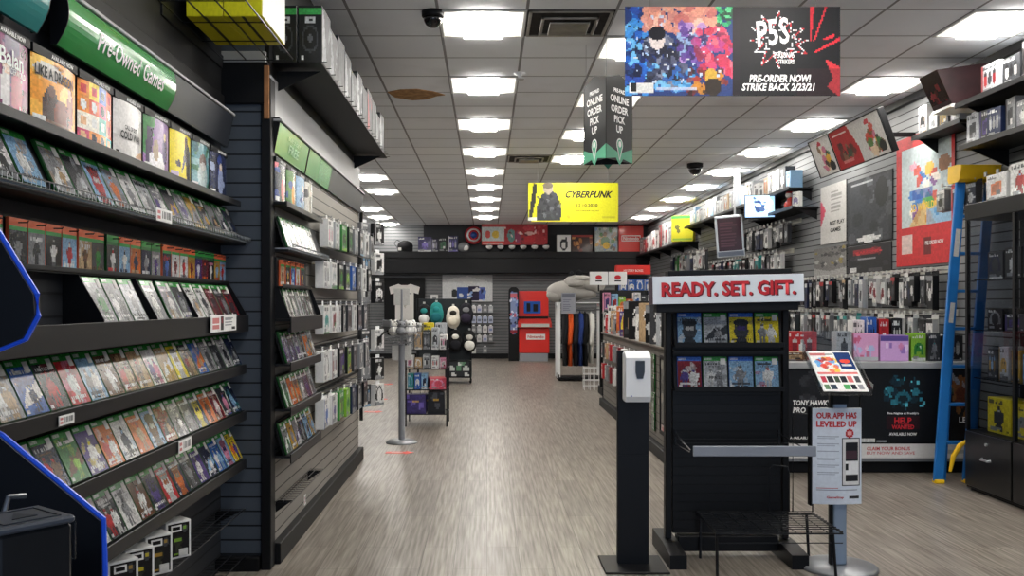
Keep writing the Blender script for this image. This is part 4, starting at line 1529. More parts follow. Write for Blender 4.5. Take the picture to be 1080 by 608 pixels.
hang_wires(T, [(pts3[0][0] * .9, pts3[0][1] * .9, H3), (pts3[1][0] * .9, pts3[1][1] * .9, H3), (pts3[2][0] * .9, pts3[2][1] * .9, H3)], CEIL - 2.49)

# ================================================================== hand sanitiser stand
S = thing('sanitizer_stand', 'slim black floor stand with a white hand sanitiser dispenser', 'sanitizer stand', (.79, 4.95, 0))
part('base_plate', MB().box(-.17, .17, -.17, .16, 0, .012, .004), M_BLACKM, S)
part('post', MB().box(-.085, .085, -.01, .03, .012, 1.165, .004).box(-.083, .083, -.012, -.0095, .012, .60).box(-.083, .083, -.012, -.0095, .606, 1.16), mat('sanitizer_post', '#090b10', .45, spec=.25), S)
dz = part('dispenser', MB().prism([(-.0, 0), (-.0, .262), (-.06, .262), (-.095, .235), (-.1, .03), (-.085, 0)], 'x', -.066, .066, Matrix.Translation((.012, -.013, .895))), M_WHITE, S)
part('dispenser_cheek', MB().box(-.072, .072, -.06, -.012, .892, 1.162, .012, Matrix.Translation((.012, 0, 0))), M_WHITE, dz)
wn = [(-.024, .12), (.024, .12), (.024, .06), (.016, .025), (-.016, .025), (-.024, .06)]
part('level_window', MB().prism(wn, 'y', -.1155, -.112, Matrix.Translation((.02, 0, .995))), mat('smoked_window', '#14171b', .15), dz)
part('status_light', MB().box(-.03, -.022, -.114, -.111, .925, .931), mat('status_dot', '#5a66b0', .4), dz)

# ================================================================== gift display by the entrance
GXc, GYf = 1.345, 5.13
G = thing('gift_gondola', 'black slotted display gondola under the READY. SET. GIFT. sign', 'display stand', (GXc, GYf, 0))
part('slot_panel', MB().box(-.305, .305, 0, .05, .13, 1.42, .003), mat_slat('gondola_slot_panel', '#08090b', groove='#030304', pitch=.05, gw=.12, rough=.4), G)
for a in (-1, 1):
    part('upright', MB().box(min(a * .31, a * .345), max(a * .31, a * .345), -.012, .05, .1, 1.44, .004), M_BLACKM, G)
for a in (-1, 1):
    part('foot', MB().prism([(-.26, 0), (-.26, .075), (-.05, .095), (.26, .095), (.26, 0)], 'x', min(a * .28, a * .37), max(a * .28, a * .37)), M_BLACKM, G)
part('base_beam', MB().box(-.28, .28, -.03, .06, .035, .12, .004), M_BLACKM, G)
for z in (1.19, .945):
    sh = part('case_ledge', MB().box(-.305, .305, -.06, -.0005, z - .012, z - .002, .002).box(-.305, .305, -.066, -.06, z - .016, z + .012, .002), M_BLACKM, G)
    part('rear_rest', MB().prism([(-.026, z - .0015), (-.0005, z + .18), (-.0005, z - .0015)], 'x', -.3, .3), M_BLACK, sh)
    part('canopy', MB().box(-.31, .31, -.05, -.0005, z + .19, z + .215, .002), M_BLACKM, sh)
# the sign, very slightly askew
SG = thing('mounted_gift_sign', 'white lightbox sign with red letters READY. SET. GIFT.', 'sign', (GXc - .025, GYf - .13, 1.43))
SG.rotation_euler = (0, math.radians(-1.2), 0)
part('sign_box', MB().box(-.415, .415, .0, .12, -.01, .145, .004), mat('sign_plum_side', '#3a2436', .5), SG)
part('sign_face', MB().box(-.413, .413, -.004, -.0005, -.008, .143, .001), mat('sign_white_face', '#dfe6ec', .4, noise=.03), SG)
part('hood', MB().box(-.39, .39, .02, .12, -.055, -.0105, .003).box(-.32, .36, .03, .12, .1455, .175, .003), M_BLACKM, SG)
text('READY. SET. GIFT.', SG, M_TEXTRD, .735, .08, x=.007, y=-.005, z=.066, bold=.045)
text('READY. SET. GIFT.', SG, M_TEXTR, .733, .08, x=.0, y=-.0065, z=.071, bold=.035)

gc = [('sky', 'charcoal', 'white', 'blue', 'pale blue and charcoal'), ('silver', 'charcoal', 'grey', 'green', 'silver and charcoal'), ('yellow', 'charcoal', 'purple', 'blue', 'yellow blue-banded'), ('yellow', 'grey', 'white', 'green', 'yellow green-banded'),
      ('crimson', 'purple', 'white', 'blue', 'dark red and purple'), ('silver', 'white', 'grey', 'green', 'plain silver FIFA 21'), ('sky', 'grey', 'white', 'blue', 'white and sky blue-banded'), ('sky', 'white', 'red', 'green', 'white and sky green-banded')]
lean = math.atan2(.0255, .18)
for i, (a, b, c, band, nm) in enumerate(gc):
    r, k = divmod(i, 4)
    o = game_case((GXc - .216 + .144 * k, GYf - .0415, (1.19, .945)[r] + .0015), 0, lean, (a, b, c), f'{nm} game case on the {("upper", "lower")[r]} ledge under the gift sign', 'game cases on the gift display', band=band, sticker=(k % 2 == 1))
    if i == 5:
        text('FIFA 21', o, M_TEXTK, .07, .016, x=0, y=-.0022, z=.06, bold=.03)

# wire shelf with a grey price channel
W = thing('wire_shelf', 'thin wire shelf with a grey price channel on the gift gondola', 'shelf', (GXc, GYf, .66))
w = MB()
for a in (-1, 1):
    w.tube([(a * .29, -.004, .03), (a * .3, -.44, .004)], .004, 6).tube([(a * .29, -.004, -.03), (a * .3, -.43, -.006)], .003, 6)
w.tube([(-.3, -.01, .0), (.3, -.01, .0)], .003, 5)
w.tube([(-.3, -.22, .008), (.3, -.22, .008)], .0025, 5)
part('frame_wires', w, M_WIRE, W)
part('price_channel', MB().box(-.29, .34, -.452, -.44, -.025, .028, .003), mat('price_channel_grey', '#8c919b', .35, coat=.2), W)
for a in (-1, 1):
    part('wall_hook', MB().box(a * .29 - .006, a * .29 + .006, -.012, -.0005, -.04, .05, .002), M_WIRE, W)

# low wire stand in front
L = thing('wire_stand', 'low black wire stand in front of the gift gondola', 'stand', (1.475, 4.86, 0))
w = MB()
x0, x1, y0, y1, zt = -.31, .33, -.22, .22, .262
for i in range(11):
    y = y0 + (y1 - y0) * i / 10
    w.tube([(x0, y, zt), (x1, y, zt)], .0028, 5)
for i in range(9):
    x = x0 + (x1 - x0) * i / 8
    w.tube([(x, y0, zt - .005), (x, y1, zt - .005)], .0025, 5)
part('grid_top', w, M_WIRE, L)
w = MB()
w.tube([(x0, y0, zt - .012), (x1, y0, zt - .012), (x1, y1, zt - .012), (x0, y1, zt - .012), (x0, y0, zt - .012)], .005, 6)
w.tube([(x0, y0, zt - .06), (x1, y0, zt - .06)], .003, 5)
part('rim', w, M_WIRE, L)
for (a, b) in ((x0 + .0, y0), (x1 - .05, y0), (x1 - .03, y1), (x0 + .02, y1)):
    part('leg', MB().tube([(a, b, zt - .014), (a + (.012 if a > 0 else .0), b - (.015 if b < 0 else -.0), .003)], .008, 6), M_WIRE, L)
for xx, zz in ((.14, .26), (.27, .55)):
    part('back_loop', MB().tube([(xx - .05, y1 - .01, zt), (xx - .05, y1 - .01, zt + zz - .02), (xx - .03, y1 - .01, zt + zz), (xx + .05, y1 - .01, zt + zz - .01), (xx + .06, y1 - .01, zt + zz - .05), (xx + .06, y1 - .01, zt)], .004, 6), M_WIRE, L)

# ================================================================== app sign stand with brochure tray
A = thing('app_sign_stand', 'grey pole stand with a white sign reading OUR APP HAS LEVELED UP', 'sign stand', (1.885, 4.9, 0))
part('base_plate', MB().lathe([(.2, 0), (.2, .012), (.19, .02), (.001, .021)], 40), mat('stand_base_grey', '#8f9296', .35, metal=.5), A, True)
part('pole', MB().box(-.035, .035, -.02, .02, .021, .98, .006), mat('stand_pole_silver', '#8fa0b4', .35, metal=.4), A)
part('pole_channel', MB().box(-.052, -.0355, -.015, .015, .021, .98, .003), M_BLACKM, A)


def appimg():
    im = Img(52, 104, '#d5dde8')
    im.rect(.58, .19, .97, .69, '#2b2c30').rect(.6, .2, .95, .68, 'white').rect(.65, .45, .92, .64, '#1a1c22').rect(.66, .47, .91, .56, '#46303a').rect(.65, .32, .92, .44, '#efefef').rect(.66, .36, .72, .42, 'black').rect(.65, .24, .92, .31, '#1e1f22').ell(.74, .74, .09, .045, 'red').ell(.74, .74, .05, .025, '#e8a8a8')
    for k in range(6):
        im.rect(.1, .70 - .075 * k, .52, .71 - .075 * k, '#9aa3b2').rect(.1, .685 - .075 * k, .44, .692 - .075 * k, '#a9b2c0')
    im.rect(.08, .14, .9, .155, '#8d94a2').rect(.08, .165, .5, .177, 'red', .7)
    im.rect(.74, .06, .94, .085, '#2b2c30')
    return im.a


sw, shh = .262, .51


def sgn(u, v):
    return (-sw / 2 + sw * u - .02, -.024 - .018 * math.sin(PI * u), .35 + shh * v)


sb = MB().prism([(-sw / 2 - .02, -.005)] + [(sgn(i / 10, 0)[0], sgn(i / 10, 0)[1] + .001) for i in range(11)] + [(sw / 2 - .02, -.005)], 'z', .35, .35 + shh)
pn = part('sign_panel', sb, M_GREYPAN, A)
part('sign_print', MB().art(appimg(), fn=sgn), M_PAPER, pn)
part('side_edge', MB().box(-sw / 2 - .034, -sw / 2 - .021, -.03, .01, .34, .87, .003), M_BLACKM, pn)
cvs = lambda x, y, z: (x, sgn((x + .02) / sw + .5, 0)[1] - .0012, z)
text('OUR APP HAS', pn, M_TEXTR, .215, .033, x=-.024, z=.822, bold=.04, curve=cvs)
text('LEVELED UP', pn, M_TEXTR, .215, .033, x=-.024, z=.777, bold=.04, curve=cvs)
text('GameStop', pn, M_TEXTR, .09, .016, x=-.035, z=.386, bold=.03, curve=cvs)
bro = part('brochure_tray', MB().prism([(-.155, .945), (.135, 1.155), (.14, 1.148), (-.15, .938)], 'x', -.15, .115), M_ACRYL, A)
part('tray_wing', MB().prism([(-.155, .945), (.135, 1.155), (.12, 1.22), (-.1, 1.02), (-.17, 1.0)], 'x', .112, .115), M_ACRYL, bro)
part('tray_wing', MB().prism([(-.155, .945), (.135, 1.155), (.12, 1.22), (-.1, 1.02), (-.17, 1.0)], 'x', -.15, -.147), M_ACRYL, bro)
part('tray_back', MB().box(-.15, .115, .134, .138, 1.15, 1.27, .001), M_ACRYL, bro)
part('pole_collar', MB().box(-.045, .045, -.026, .026, .88, .945, .004), M_BLACKM, A)


def broimg():
    im = Img(44, 60, 'white')
    im.blobs(24, ['#d84a3a', '#e8b83a', '#3aa05a', '#e06a4a', '#5aa0d8', '#a03a3a', '#e8d8b0'], .04, .1, 51, (.15, .5, .55, .82), .9).rect(.05, .88, .4, .95, 'red', .8).rect(.42, .9, .6, .94, 'black', .7)
    im.poly([(.6, .97), (.97, .97), (.97, .52), (.64, .55)], '#1d3568').ell(.8, .74, .12, .05, '#d84a3a').rect(.68, .62, .9, .66, 'white', .7)
    im.rect(.04, .42, .96, .46, '#d43a3a', .8)
    for k in range(6):
        im.rect(.06 + .15 * k, .22, .18 + .15 * k, .36, ['#b03a4a', '#2a2c30', '#3a4a3a', '#20242c', '#c86a6a', '#4a4a50'][k]).rect(.06 + .15 * k, .05, .18 + .15 * k, .17, ['#5a7a5a', '#2a3a4a', '#dcdcdc', '#4aa05a', '#20242c', '#8a8a90'][k])
    return im.speckle(.1, 3).a


sl = math.hypot(.29, .21)
ff = lambda u, v: (-.135 + .235 * u, -.145 + .27 * v - .004, .957 + .1955 * v + .004)
solo('mounted_brochure', MB().art(broimg(), fn=ff).art(Img(4, 4, 'white').a, fn=lambda u, v: (ff(u, v)[0], ff(u, v)[1] + .0015, ff(u, v)[2] - .0015)), M_GLOSSY, 'glossy leaflet lying in the clear tilted tray above the app sign', 'leaflet', (1.885, 4.9, 0))

# ================================================================== round-base basket stand in the aisle
P = thing('basket_stand', 'grey pole stand with a round base and wire basket left of the aisle', 'stand', (-.865, 9.3, 0))
part('base_plate', MB().lathe([(.16, 0), (.16, .01), (.13, .03), (.04, .035), (.001, .036)], 36), mat('stand_base_grey', '#8f9296'), P, True)
part('pole', MB().lathe([(.032, .034), (.032, 1.0), (.012, 1.01), (.012, 1.56), (.001, 1.565)], 16), mat('grey_pole_paint', '#7d8086', .5), P)
w = MB()
for z, r in ((1.02, .12), (1.07, .17), (1.13, .2), (1.19, .21)):
    w.tube([(r * math.cos(k * PI / 12), r * math.sin(k * PI / 12), z) for k in range(25)], .003, 5)
for k in range(16):
    a = k * PI / 8
    w.tube([(r * math.cos(a), r * math.sin(a), z) for z, r in ((1.005, .035), (1.02, .12), (1.07, .17), (1.13, .2), (1.19, .21))], .0022, 4)
part('basket', w, mat('dull_wire', '#6d7074', .4, metal=.3), P)
part('holder_plate', MB().box(-.1, .1, -.006, .006, .84, .99, .003), M_STICK, P)
part('top_card', MB().use(0, 'white').box(-.08, .08, -.006, -.001, 1.4, 1.57, .001), M_STICK, P)
for i in range(9):
    a = i * 2 * PI / 8
    rr = .115 if i < 8 else 0
    q = random.Random(60 + i)
    c = ['white', '#c9c7c2', '#55555a', '#dedcd6', 'black', '#e4e2dc', 'grey', 'white', 'silver'][i]
    cn = ['white', 'pale grey', 'dark grey', 'off-white', 'black', 'cream', 'grey', 'white', 'silver'][i]
    ox, oy = -.865 + rr * math.cos(a), 9.3 + rr * math.sin(a)
    if i == 8:
        continue
    mb = MB().use(0, c)
    mb.ball((0, 0, .05), (.05, .042, .048)).ball((.01, .0, .115), (.042, .038, .036)).use(0, 'black').ball((-.014, -.034, .12), .008, 8, 6).ball((.03, -.03, .12), .008, 8, 6).use(0, c).ball((-.03, 0, .148), .015, 8, 6).ball((.045, 0, .145), .015, 8, 6)
    t = solo('plush_toy', mb, M_CLOTH, f'{cn} plush toy in the wire basket, {["at the aisle side", "at the rear aisle side", "at the rear", "at the rear wall side", "at the wall side", "at the front wall side", "at the front", "at the front aisle side"][i]}', 'plush toy', (ox, oy, 1.09), q.uniform(0, 6), group='plush toys in the basket stand', smooth=True)

# floor arrows
def arrow(x, y, w, d, label):
    a = MB().prism([(-.5 * w, -.28 * d), (.2 * w, -.28 * d), (.2 * w, -.5 * d), (.5 * w, 0), (.2 * w, .5 * d), (.2 * w, .28 * d), (-.5 * w, .28 * d)], 'z', .0006, .002)
    o = solo('floor_arrow', a, mat('red_floor_vinyl', '#d8564c', .5, noise=.1), label, 'floor sticker', (x, y, 0))
    part('white_mark', MB().box(-.3 * w, .1 * w, -.06 * d, .06 * d, .0021, .0026), M_STICK, o)


arrow(-.825, 8.68, .27, .18, 'red floor arrow sticker in front of the round-base basket stand')
arrow(-1.48, 11.95, .24, .25, 'red floor sticker left of the aisle, nearest to the inner wall end')
arrow(-1.6, 13.5, .28, .3, 'red floor sticker left of the aisle, between two others')
arrow(-1.78, 16.0, .3, .35, 'red floor sticker left of the aisle, farthest back')

# ================================================================== tiered merchandise rack left of the aisle
RK = thing('merchandise_rack', 'black tiered wire merchandise rack behind the basket stand', 'rack', (-.68, 10.75, 0))
w = MB()
for a in (-.25, .22):
    for b in (-.24, .24):
        w.tube([(a, b, .0), (a, b, 1.0)], .009, 6)
part('posts', w, M_WIRE, RK)
tz = (.14, .42, .66, .88)
for z in tz:
    w = MB()
    for k in range(9):
        y = -.24 + .06 * k
        w.tube([(-.25, y, z), (.22, y, z)], .003, 4)
    w.tube([(-.25, -.24, z), (.22, -.24, z)], .006, 5).tube([(.22, -.24, z), (.22, .24, z)], .006, 5).tube([(-.25, .24, z), (.22, .24, z)], .006, 5)
    part('wire_tier', w, M_WIRE, RK)


def bag(x, y, z, w, h, d, c1, c2, label, group=None):
    mb = MB().use(0, c1)
    pr = [(-w / 2, 0), (w / 2, 0), (w / 2 * .94, h), (-w / 2 * .94, h)]
    mb.prism(pr, 'y', .001, d)
    im = Img(12, 10, c1).blobs(8, [c2, c1], .08, .2, int(x * 100 + z * 50)).rect(.3, .6, .7, .72, 'gold', .8).speckle(.2, 2).a
    mb.art(im, w=w * .92, h=h * .96, z0=.004)
    o = solo('merchandise_bag', mb, M_BOX, label, 'bag', (x, y, z), 0, group=group)
    part('handle', MB().tube([(-w * .2, d / 2, h), (-w * .18, d / 2, h + .05), (w * .18, d / 2, h + .05), (w * .2, d / 2, h)], .004, 5), M_BLACK, o)


zb = lambda k: tz[k] + .0065
bag(-.82, 10.53, zb(0), .24, .22, .2, '#3a2f66', '#6a5aa8', 'purple gift bag at the left of the bottom rack tier', 'bags on the bottom rack tier')
bag(-.585, 10.53, zb(0), .2, .25, .2, '#15161c', '#45474e', 'black gift bag beside the purple one on the bottom rack tier', 'bags on the bottom rack tier')
bag(-.68, 10.77, zb(0), .3, .2, .18, '#2a2348', '#4a3a7a', 'dark violet gift bag behind on the bottom rack tier', 'bags on the bottom rack tier')
for k, (x, c, f) in enumerate(((-.88, 'teal', 'sky'), (-.80, 'blue', 'white'), (-.72, 'sky', 'navy'))):
    carton('carton', f'{c} slim box on the second rack tier, {nth(k + 1)} from the pole', 'box', (x, 10.54, zb(1)), (.07, .2, .18), 0, (c, f, 'white'), group='slim boxes on the second rack tier')
carton('carton', 'red-topped pink box at the aisle side of the rack', 'box', (-.56, 10.52, zb(1)), (.19, .3, .13), math.radians(8), ('#c8465a', 'pink', 'white'), top='#d8474a', group='boxes on the aisle side of the rack')
for k, c in enumerate(('white/pink/tan', 'tan/white/brown', 'grey/white/black', 'white/red/grey', 'pink/white/crimson')):
    c = c.split('/')
    carton('carton', f'{c[0]} small box on the third rack tier, {nth(k + 1)} from the pole', 'box', (-.885 + .096 * k, 10.53, zb(2)), (.085, .18, (.15, .12, .16, .14, .12)[k]), 0, c, group='small boxes on the third rack tier')
for k, c in enumerate(('grey/white/black', 'tan/grey/white', 'charcoal/silver/grey', 'silver/charcoal/white', 'white/black/pink')):
    c = c.split('/')
    carton('carton', f'{c[0]} upright pack on the top rack tier, {nth(k + 1)} from the pole', 'box', (-.885 + .096 * k, 10.53, zb(3)), (.085, .16, (.24, .2, .22, .25, .17)[k]), 0, c, group='upright packs on the top rack tier')
for k, c in enumerate(('white', 'yellow', 'silver')):
    carton('carton', f'{c} box behind the upright packs on the top rack tier', 'box', (-.84 + .15 * k, 10.74, zb(3)), (.13, .16, .3), 0, (c, 'grey', 'black'), group='boxes at the back of the top rack tier')

# ================================================================== backpack rack further back
BR = thing('backpack_rack', 'black wheeled rack hung with backpacks at the left of the aisle', 'rack', (-.72, 16.4, 0))
part('grid_panel', MB().box(-.55, .45, .05, .07, .35, 1.5, .004), mat('rack_mesh_black', '#1b2226', .6), BR)
part('base_box', MB().box(-.02, .45, -.24, .24, .1, .4, .006), M_BLACKM, BR)
part('base_picture', MB().art(Img(14, 8, '#23262a').blobs(7, ['#c9ccc8', '#5f8a6a', '#3a3d42', 'white'], .08, .16, 3).a, w=.4, h=.25, x0=.01, y=-.242, z0=.13), M_PAPER, BR)
for a in (-.5, .0, .43):
    part('leg', MB().tube([(a, -.2, .1), (a, -.2, .045)], .012, 6).ball((a, -.2, .03), (.02, .028, .03), 12, 8).tube([(a, .2, .1), (a, .2, .045)], .012, 6).ball((a, .2, .03), (.02, .028, .03), 12, 8).tube([(a, -.2, .1), (a, .2, .1)], .012, 6), M_BLACKM, BR)
part('post', MB().box(-.53, -.5, .02, .05, .1, 1.5, .003).box(.42, .45, .02, .05, .1, 1.5, .003), M_BLACKM, BR)


def backpack(x, z, body, pocket, patch, label, wide=.24, h=.34):
    o = thing('hanging_backpack', label, 'backpack', (x, 16.4, z), group='backpacks on the wheeled rack')
    b = MB().use(0, body)
    b.ball((0, -.07, h * .42), (wide / 2, .085, h * .46)).ball((0, -.065, h * .68), (wide * .42, .075, h * .3))
    part('body', b, M_CLOTH, o, True)
    part('front_pocket', MB().use(0, pocket).ball((0, -.135, h * .3), (wide * .36, .045, h * .22)), M_CLOTH, o, True)
    part('patch', MB().use(0, patch).ball((0, -.142, h * .66), (wide * .24, .02, h * .12)), M_CLOTH, o, True)
    part('carry_loop', MB().tube([(-.025, -.03, h * .93), (-.02, .0, h * 1.02), (0, .046, h * 1.04), (.02, .0, h * 1.02), (.025, -.03, h * .93)], .006, 6), M_BLACK, o)
    part('white_tag', MB().box(-.02, .02, -.075, -.07, h * .92, h * 1.06, .001), M_STICK, o)


bp = [(-1.12, 1.02, 'black', 'white', 'teal', 'black backpack with a white pocket, leftmost in the upper row of the rack'), (-.9, 1.05, 'teal', '#1f6a72', '#2c8f90', 'teal backpack in the upper row of the rack'),
      (-.6, .98, '#e3dccd', '#d8cfbd', '#2a2620', 'cream backpack with dark spots in the upper row of the rack'), (-.37, 1.04, '#1a1a22', '#2c2638', 'grey', 'dark backpack with a grey patch, upper row near the aisle'),
      (-.82, .56, '#1c1c18', '#c79a2c', '#6d6a60', 'black backpack with a yellow pocket in the lower row of the rack'), (-.56, .56, '#131316', '#1c1c22', '#e4e2da', 'black backpack with a cream patch in the lower row of the rack'),
      (-.31, .55, '#17181a', '#e0ded6', '#c9c7c0', 'black and cream backpack at the aisle side of the lower row')]
for b in bp:
    backpack(*b, h=.4, wide=.26)

# ================================================================== things at the back wall
PB = lambda px, py, Y: ((px - 513.5) * Y / 965, Y, EYE - (py - 320) * Y / 965)
# T-shirt on a black board
x0, _, z0 = PB(405, 346, 23.35)
x1, _, z1 = PB(448, 293, 23.35)
o = thing('mounted_shirt_board', 'black board with a white T-shirt on the back wall at the left', 'display', ((x0 + x1) / 2, 23.35, z0))
W_, H_ = x1 - x0, z1 - z0
part('board', MB().box(-W_ / 2, W_ / 2, .05, .1, 0, H_, .006).box(-W_ / 2, W_ / 2, .02, .05, -.02, .05, .004), M_BLACK, o)
ts = [(-.24, .12), (.24, .12), (.24, .88), (.36, .84), (.40, 1.02), (.16, 1.1), (.08, 1.07), (-.08, 1.07), (-.16, 1.1), (-.40, 1.02), (-.36, .84), (-.24, .88)]
part('t_shirt', MB().use(0, '#dcdad6').prism([(a * .98, b * 1.0 + .02) for a, b in ts], 'y', .02, .049), M_CLOTH, o)
part('shirt_print', MB().art(Img(16, 14, '#dcdad6').blobs(9, ['#c8502e', '#4a7a3a', '#b0aca0', '#8a6a4a'], .08, .18, 7, (.2, .1, .8, .7)).rect(.1, .84, .9, .92, 'grey').a, w=.34, h=.42, x0=-.12, y=.018, z0=.5), M_CLOTH, o)
# big poster of bright screens
def bpost(px0, py0, px1, py1, Y, img, label, frame=None, name='mounted_poster', t=.02):
    a, b = PB(px0, py1, Y), PB(px1, py0, Y)
    return poster(name, label, ((a[0] + b[0]) / 2, Y, a[2]), b[0] - a[0], b[2] - a[2], 0, img, t=t, frame=frame)


im = Img(48, 26, '#c9cbcc').poly([(0, .8), (.5, .95), (1, .7), (1, 1), (0, 1)], '#aeb1b4').rect(.3, .04, .52, .55, '#2c4a8e').rect(.52, .04, .72, .58, '#241c3a').rect(.72, .06, .85, .55, '#4a5aa0').blobs(14, ['#8fb0e0', '#16182a', '#6a8ac8', 'white'], .02, .05, 61, (.3, .02, .85, .55)).ell(.24, .3, .06, .16, '#2a2c2c').rect(.42, .7, .6, .78, 'white', .7).speckle(.08, 4)
bpost(466.5, 290, 519.5, 318.5, 23.44, im.a, 'pale poster with blue and violet game pictures on the back wall')
# small card under it
bpost(454, 311, 462, 317, 23.45, Img(8, 6, 'white').rect(.2, .2, .8, .6, 'grey').a, 'tiny white card on the back wall left of the pale poster')
# pegged cards
CW = {0: 'top', 1: 'second', 2: 'third', 3: 'fourth', 4: 'bottom'}
for r, py in enumerate((322, 333, 343, 353, 365)):
    for c in range(4):
        if r == 4 and c in (1, 3):
            continue
        a = PB(497.5 + 6 * c, py + 8, 23.44)
        cc = [('white', 'grey', 'silver'), ('#c9c9d4', 'blue', 'white'), ('grey', 'white', 'charcoal'), ('silver', 'white', 'grey')][(r + c) % 4] if r != 1 else ('#b9c2d8', 'navy', 'white')
        hook_box((a[0] + .05, 23.4, a[2]), 0, (.115, .03, .17), cc, f'white gift card pack on the back wall, {CW[r]} row, {nth(c + 1)} from the left', 'gift card packs on the back wall', img=Img(6, 8, cc[0]).rect(.2, .2, .8, .6, cc[1], .6).a)
# wall shelf goods above the band (band top z=2.72)
ZB = 2.7215


def topbox(px0, px1, py0, front, label, Y=23.13, d=.2, img=None, group='goods on top of the back wall band'):
    a, b = (px0 - 513.5) * Y / 965, (px1 - 513.5) * Y / 965
    h = EYE - (py0 - 320) * Y / 965 - ZB
    return carton('carton', label, 'box', ((a + b) / 2, Y, ZB), (b - a, d, h), 0, front, img=img, group=group)


bagm = MB().use(0, '#121215').ball((0, .12, .14), (.2, .12, .15)).box(-.19, .19, .03, .21, 0, .14, .03)
o = solo('black_bag', bagm, M_CLOTH, 'black bag lying on the back wall band at the far left', 'bag', ((427 - 513.5) * 23.1 / 965, 23.08, ZB), 0, smooth=True)
part('white_label', MB().box(-.17, -.09, .01, .02, .03, .1, .002), M_STICK, o)
part('strap', MB().tube([(-.1, .08, .24), (-.2, .06, .3), (-.28, .1, .22), (-.2, .1, .1)], .01, 6), M_BLACK, o)
topbox(441, 455, 250, ('#3a3560', '#7a6ab8', 'white'), 'purple picture box on the back wall band, beside the black bag')
topbox(455.5, 462, 252, ('#241f3a', '#b0aac8', 'grey'), 'narrow violet box on the back wall band')
topbox(462.5, 472, 251, ('#1c1d22', '#4a7a5a', 'white'), 'dark box with a small green mark on the back wall band')
topbox(472.5, 483, 249, ('#2a2c52', '#e0dde8', '#7a70b8'), 'indigo box with a white figure on the back wall band')
# round shield and mask
a = PB(499.5, 248, 23.1)
sh = MB()
for r0, r1, c in ((.22, .175, '#b03038'), (.175, .13, '#d6d3d4'), (.13, .085, '#b03038'), (.085, 0, '#34529c')):
    sh.use(0, c).lathe([(r0, .06 - r0 * r0), (r1, .06 - r1 * r1)] if r1 else [(r0, .06 - r0 * r0), (.001, .06)], 36)
o = solo('mounted_round_shield', sh, M_GLOSSY, 'round ringed shield in red, white and blue above the back wall band', 'shield', (a[0], 23.2, a[2] - .0), 0, smooth=True)
o.rotation_euler = (PI / 2, 0, 0)
part('rim', MB().tube([(.22 * math.cos(k * PI / 18), .22 * math.sin(k * PI / 18), .01) for k in range(37)], .008, 6), mat('shield_rim', '#9a2a32', .3), o)
part('backing', MB().lathe([(.2, -.02), (.2, -.005), (.001, -.005)], 24).box(-.015, .015, -.015, .015, -.2, -.02), M_DARK, o)
mk = MB().use(0, '#77797c').ball((0, .1, .12), (.16, .12, .13)).use(0, 'white').ball((.05, .01, .1), (.08, .03, .07))
solo('helmet_toy', mk, M_GLOSSY, 'grey toy helmet on the back wall band below the round shield', 'helmet', (PB(489, 266, 23.1)[0], 23.08, ZB - .001), smooth=True)
# red promo sign over pop figures
a, b = PB(508, 258.5, 23.1), PB(577.5, 236.5, 23.1)
im = Img(70, 22, '#a02e34').rect(0, .2, .34, .85, '#b8c4c4').rect(0, .86, .36, 1, '#c04a4a').rect(0, .02, .34, .16, '#d04a42', .8).ell(.09, .5, .04, .2, '#b03a34').ell(.21, .5, .05, .2, '#c8a83a').ell(.45, .45, .06, .3, '#5f8a86').ell(.55, .4, .05, .3, '#8a3a5a')
im.ell(.72, .8, .09, .14, '#c4454e').ell(.72, .32, .1, .2, '#b32e36').ell(.73, .55, .08, .08, '#d8b0a8').blobs(20, ['#7a1f26', '#d05a5a', '#e8c8c4', '#5a2a32'], .01, .035, 71, (.35, .05, 1, .95)).rect(.01, .03, .33, .1, 'white', .6)
poster('mounted_poster', 'long red collage sign high in the middle of the back wall', ((a[0] + b[0]) / 2, 23.1, a[2]), b[0] - a[0], b[2] - a[2], 0, im.speckle(.15, 2).a, t=.03)
t_ = COL.objects[-1] if False else None
for k in range(6):
    px = 516 + k * 12
    c = ['#d8d5d2', '#d9d6d6', '#e0dedc', '#cfc9c6', '#dcdad8', '#d5d2d0'][k]
    a = PB(px, 266, 23.1)
    o = thing('vinyl_figure', f'small black and white figure under the red collage sign, {nth(k + 1)} from the left', 'figure', (a[0], 23.14, ZB), group='figures under the red collage sign')
    part('head', MB().use(0, c).ball((0, 0, .13), (.085, .07, .065)), M_GLOSSY, o, True)
    part('body', MB().use(0, 'black').ball((0, 0, .045), (.04, .035, .045)), M_GLOSSY, o, True)
    part('hair', MB().use(0, 'black').ball((0, .01, .165), (.08, .07, .04)), M_GLOSSY, o, True)
    part('base_disc', MB().lathe([(.05, 0), (.05, .006), (.001, .006)], 16), M_BLACK, o)
im = Img(18, 16, 'white').ell(.5, .42, .3, .34, '#2e3034').ell(.52, .38, .2, .2, 'white').rect(.62, .2, .72, .9, '#2e3034').a
topbox(587.5, 602, 248, ('white', 'charcoal', 'grey'), 'white carton with a black line drawing on the back wall band', img=im)
im = Img(26, 16, '#3a2118').blobs(16, ['#7a4424', '#a86a34', '#4a2a1a', '#c88a4a', '#6a2a1c'], .05, .12, 73).rect(0, .86, 1, 1, '#8a2a22').a
topbox(603, 625, 248, ('#3a2118', '#7a4424', 'tan'), 'brown picture carton on the back wall band', img=im)
im = Img(30, 28, '#9aa3a0').blobs(26, ['#4a7a3a', '#c89a3a', '#3a4a3a', '#c8c8b8', '#7a5a3a', '#6a8ab0'], .05, .13, 74).ell(.45, .4, .2, .22, '#3f6a2a').ell(.5, .25, .16, .14, '#d8b030').speckle(.2, 1).a
topbox(627.5, 651.5, 240, ('grey', 'green', 'tan'), 'colourful square picture panel on the back wall band, left of the red panel', img=im)
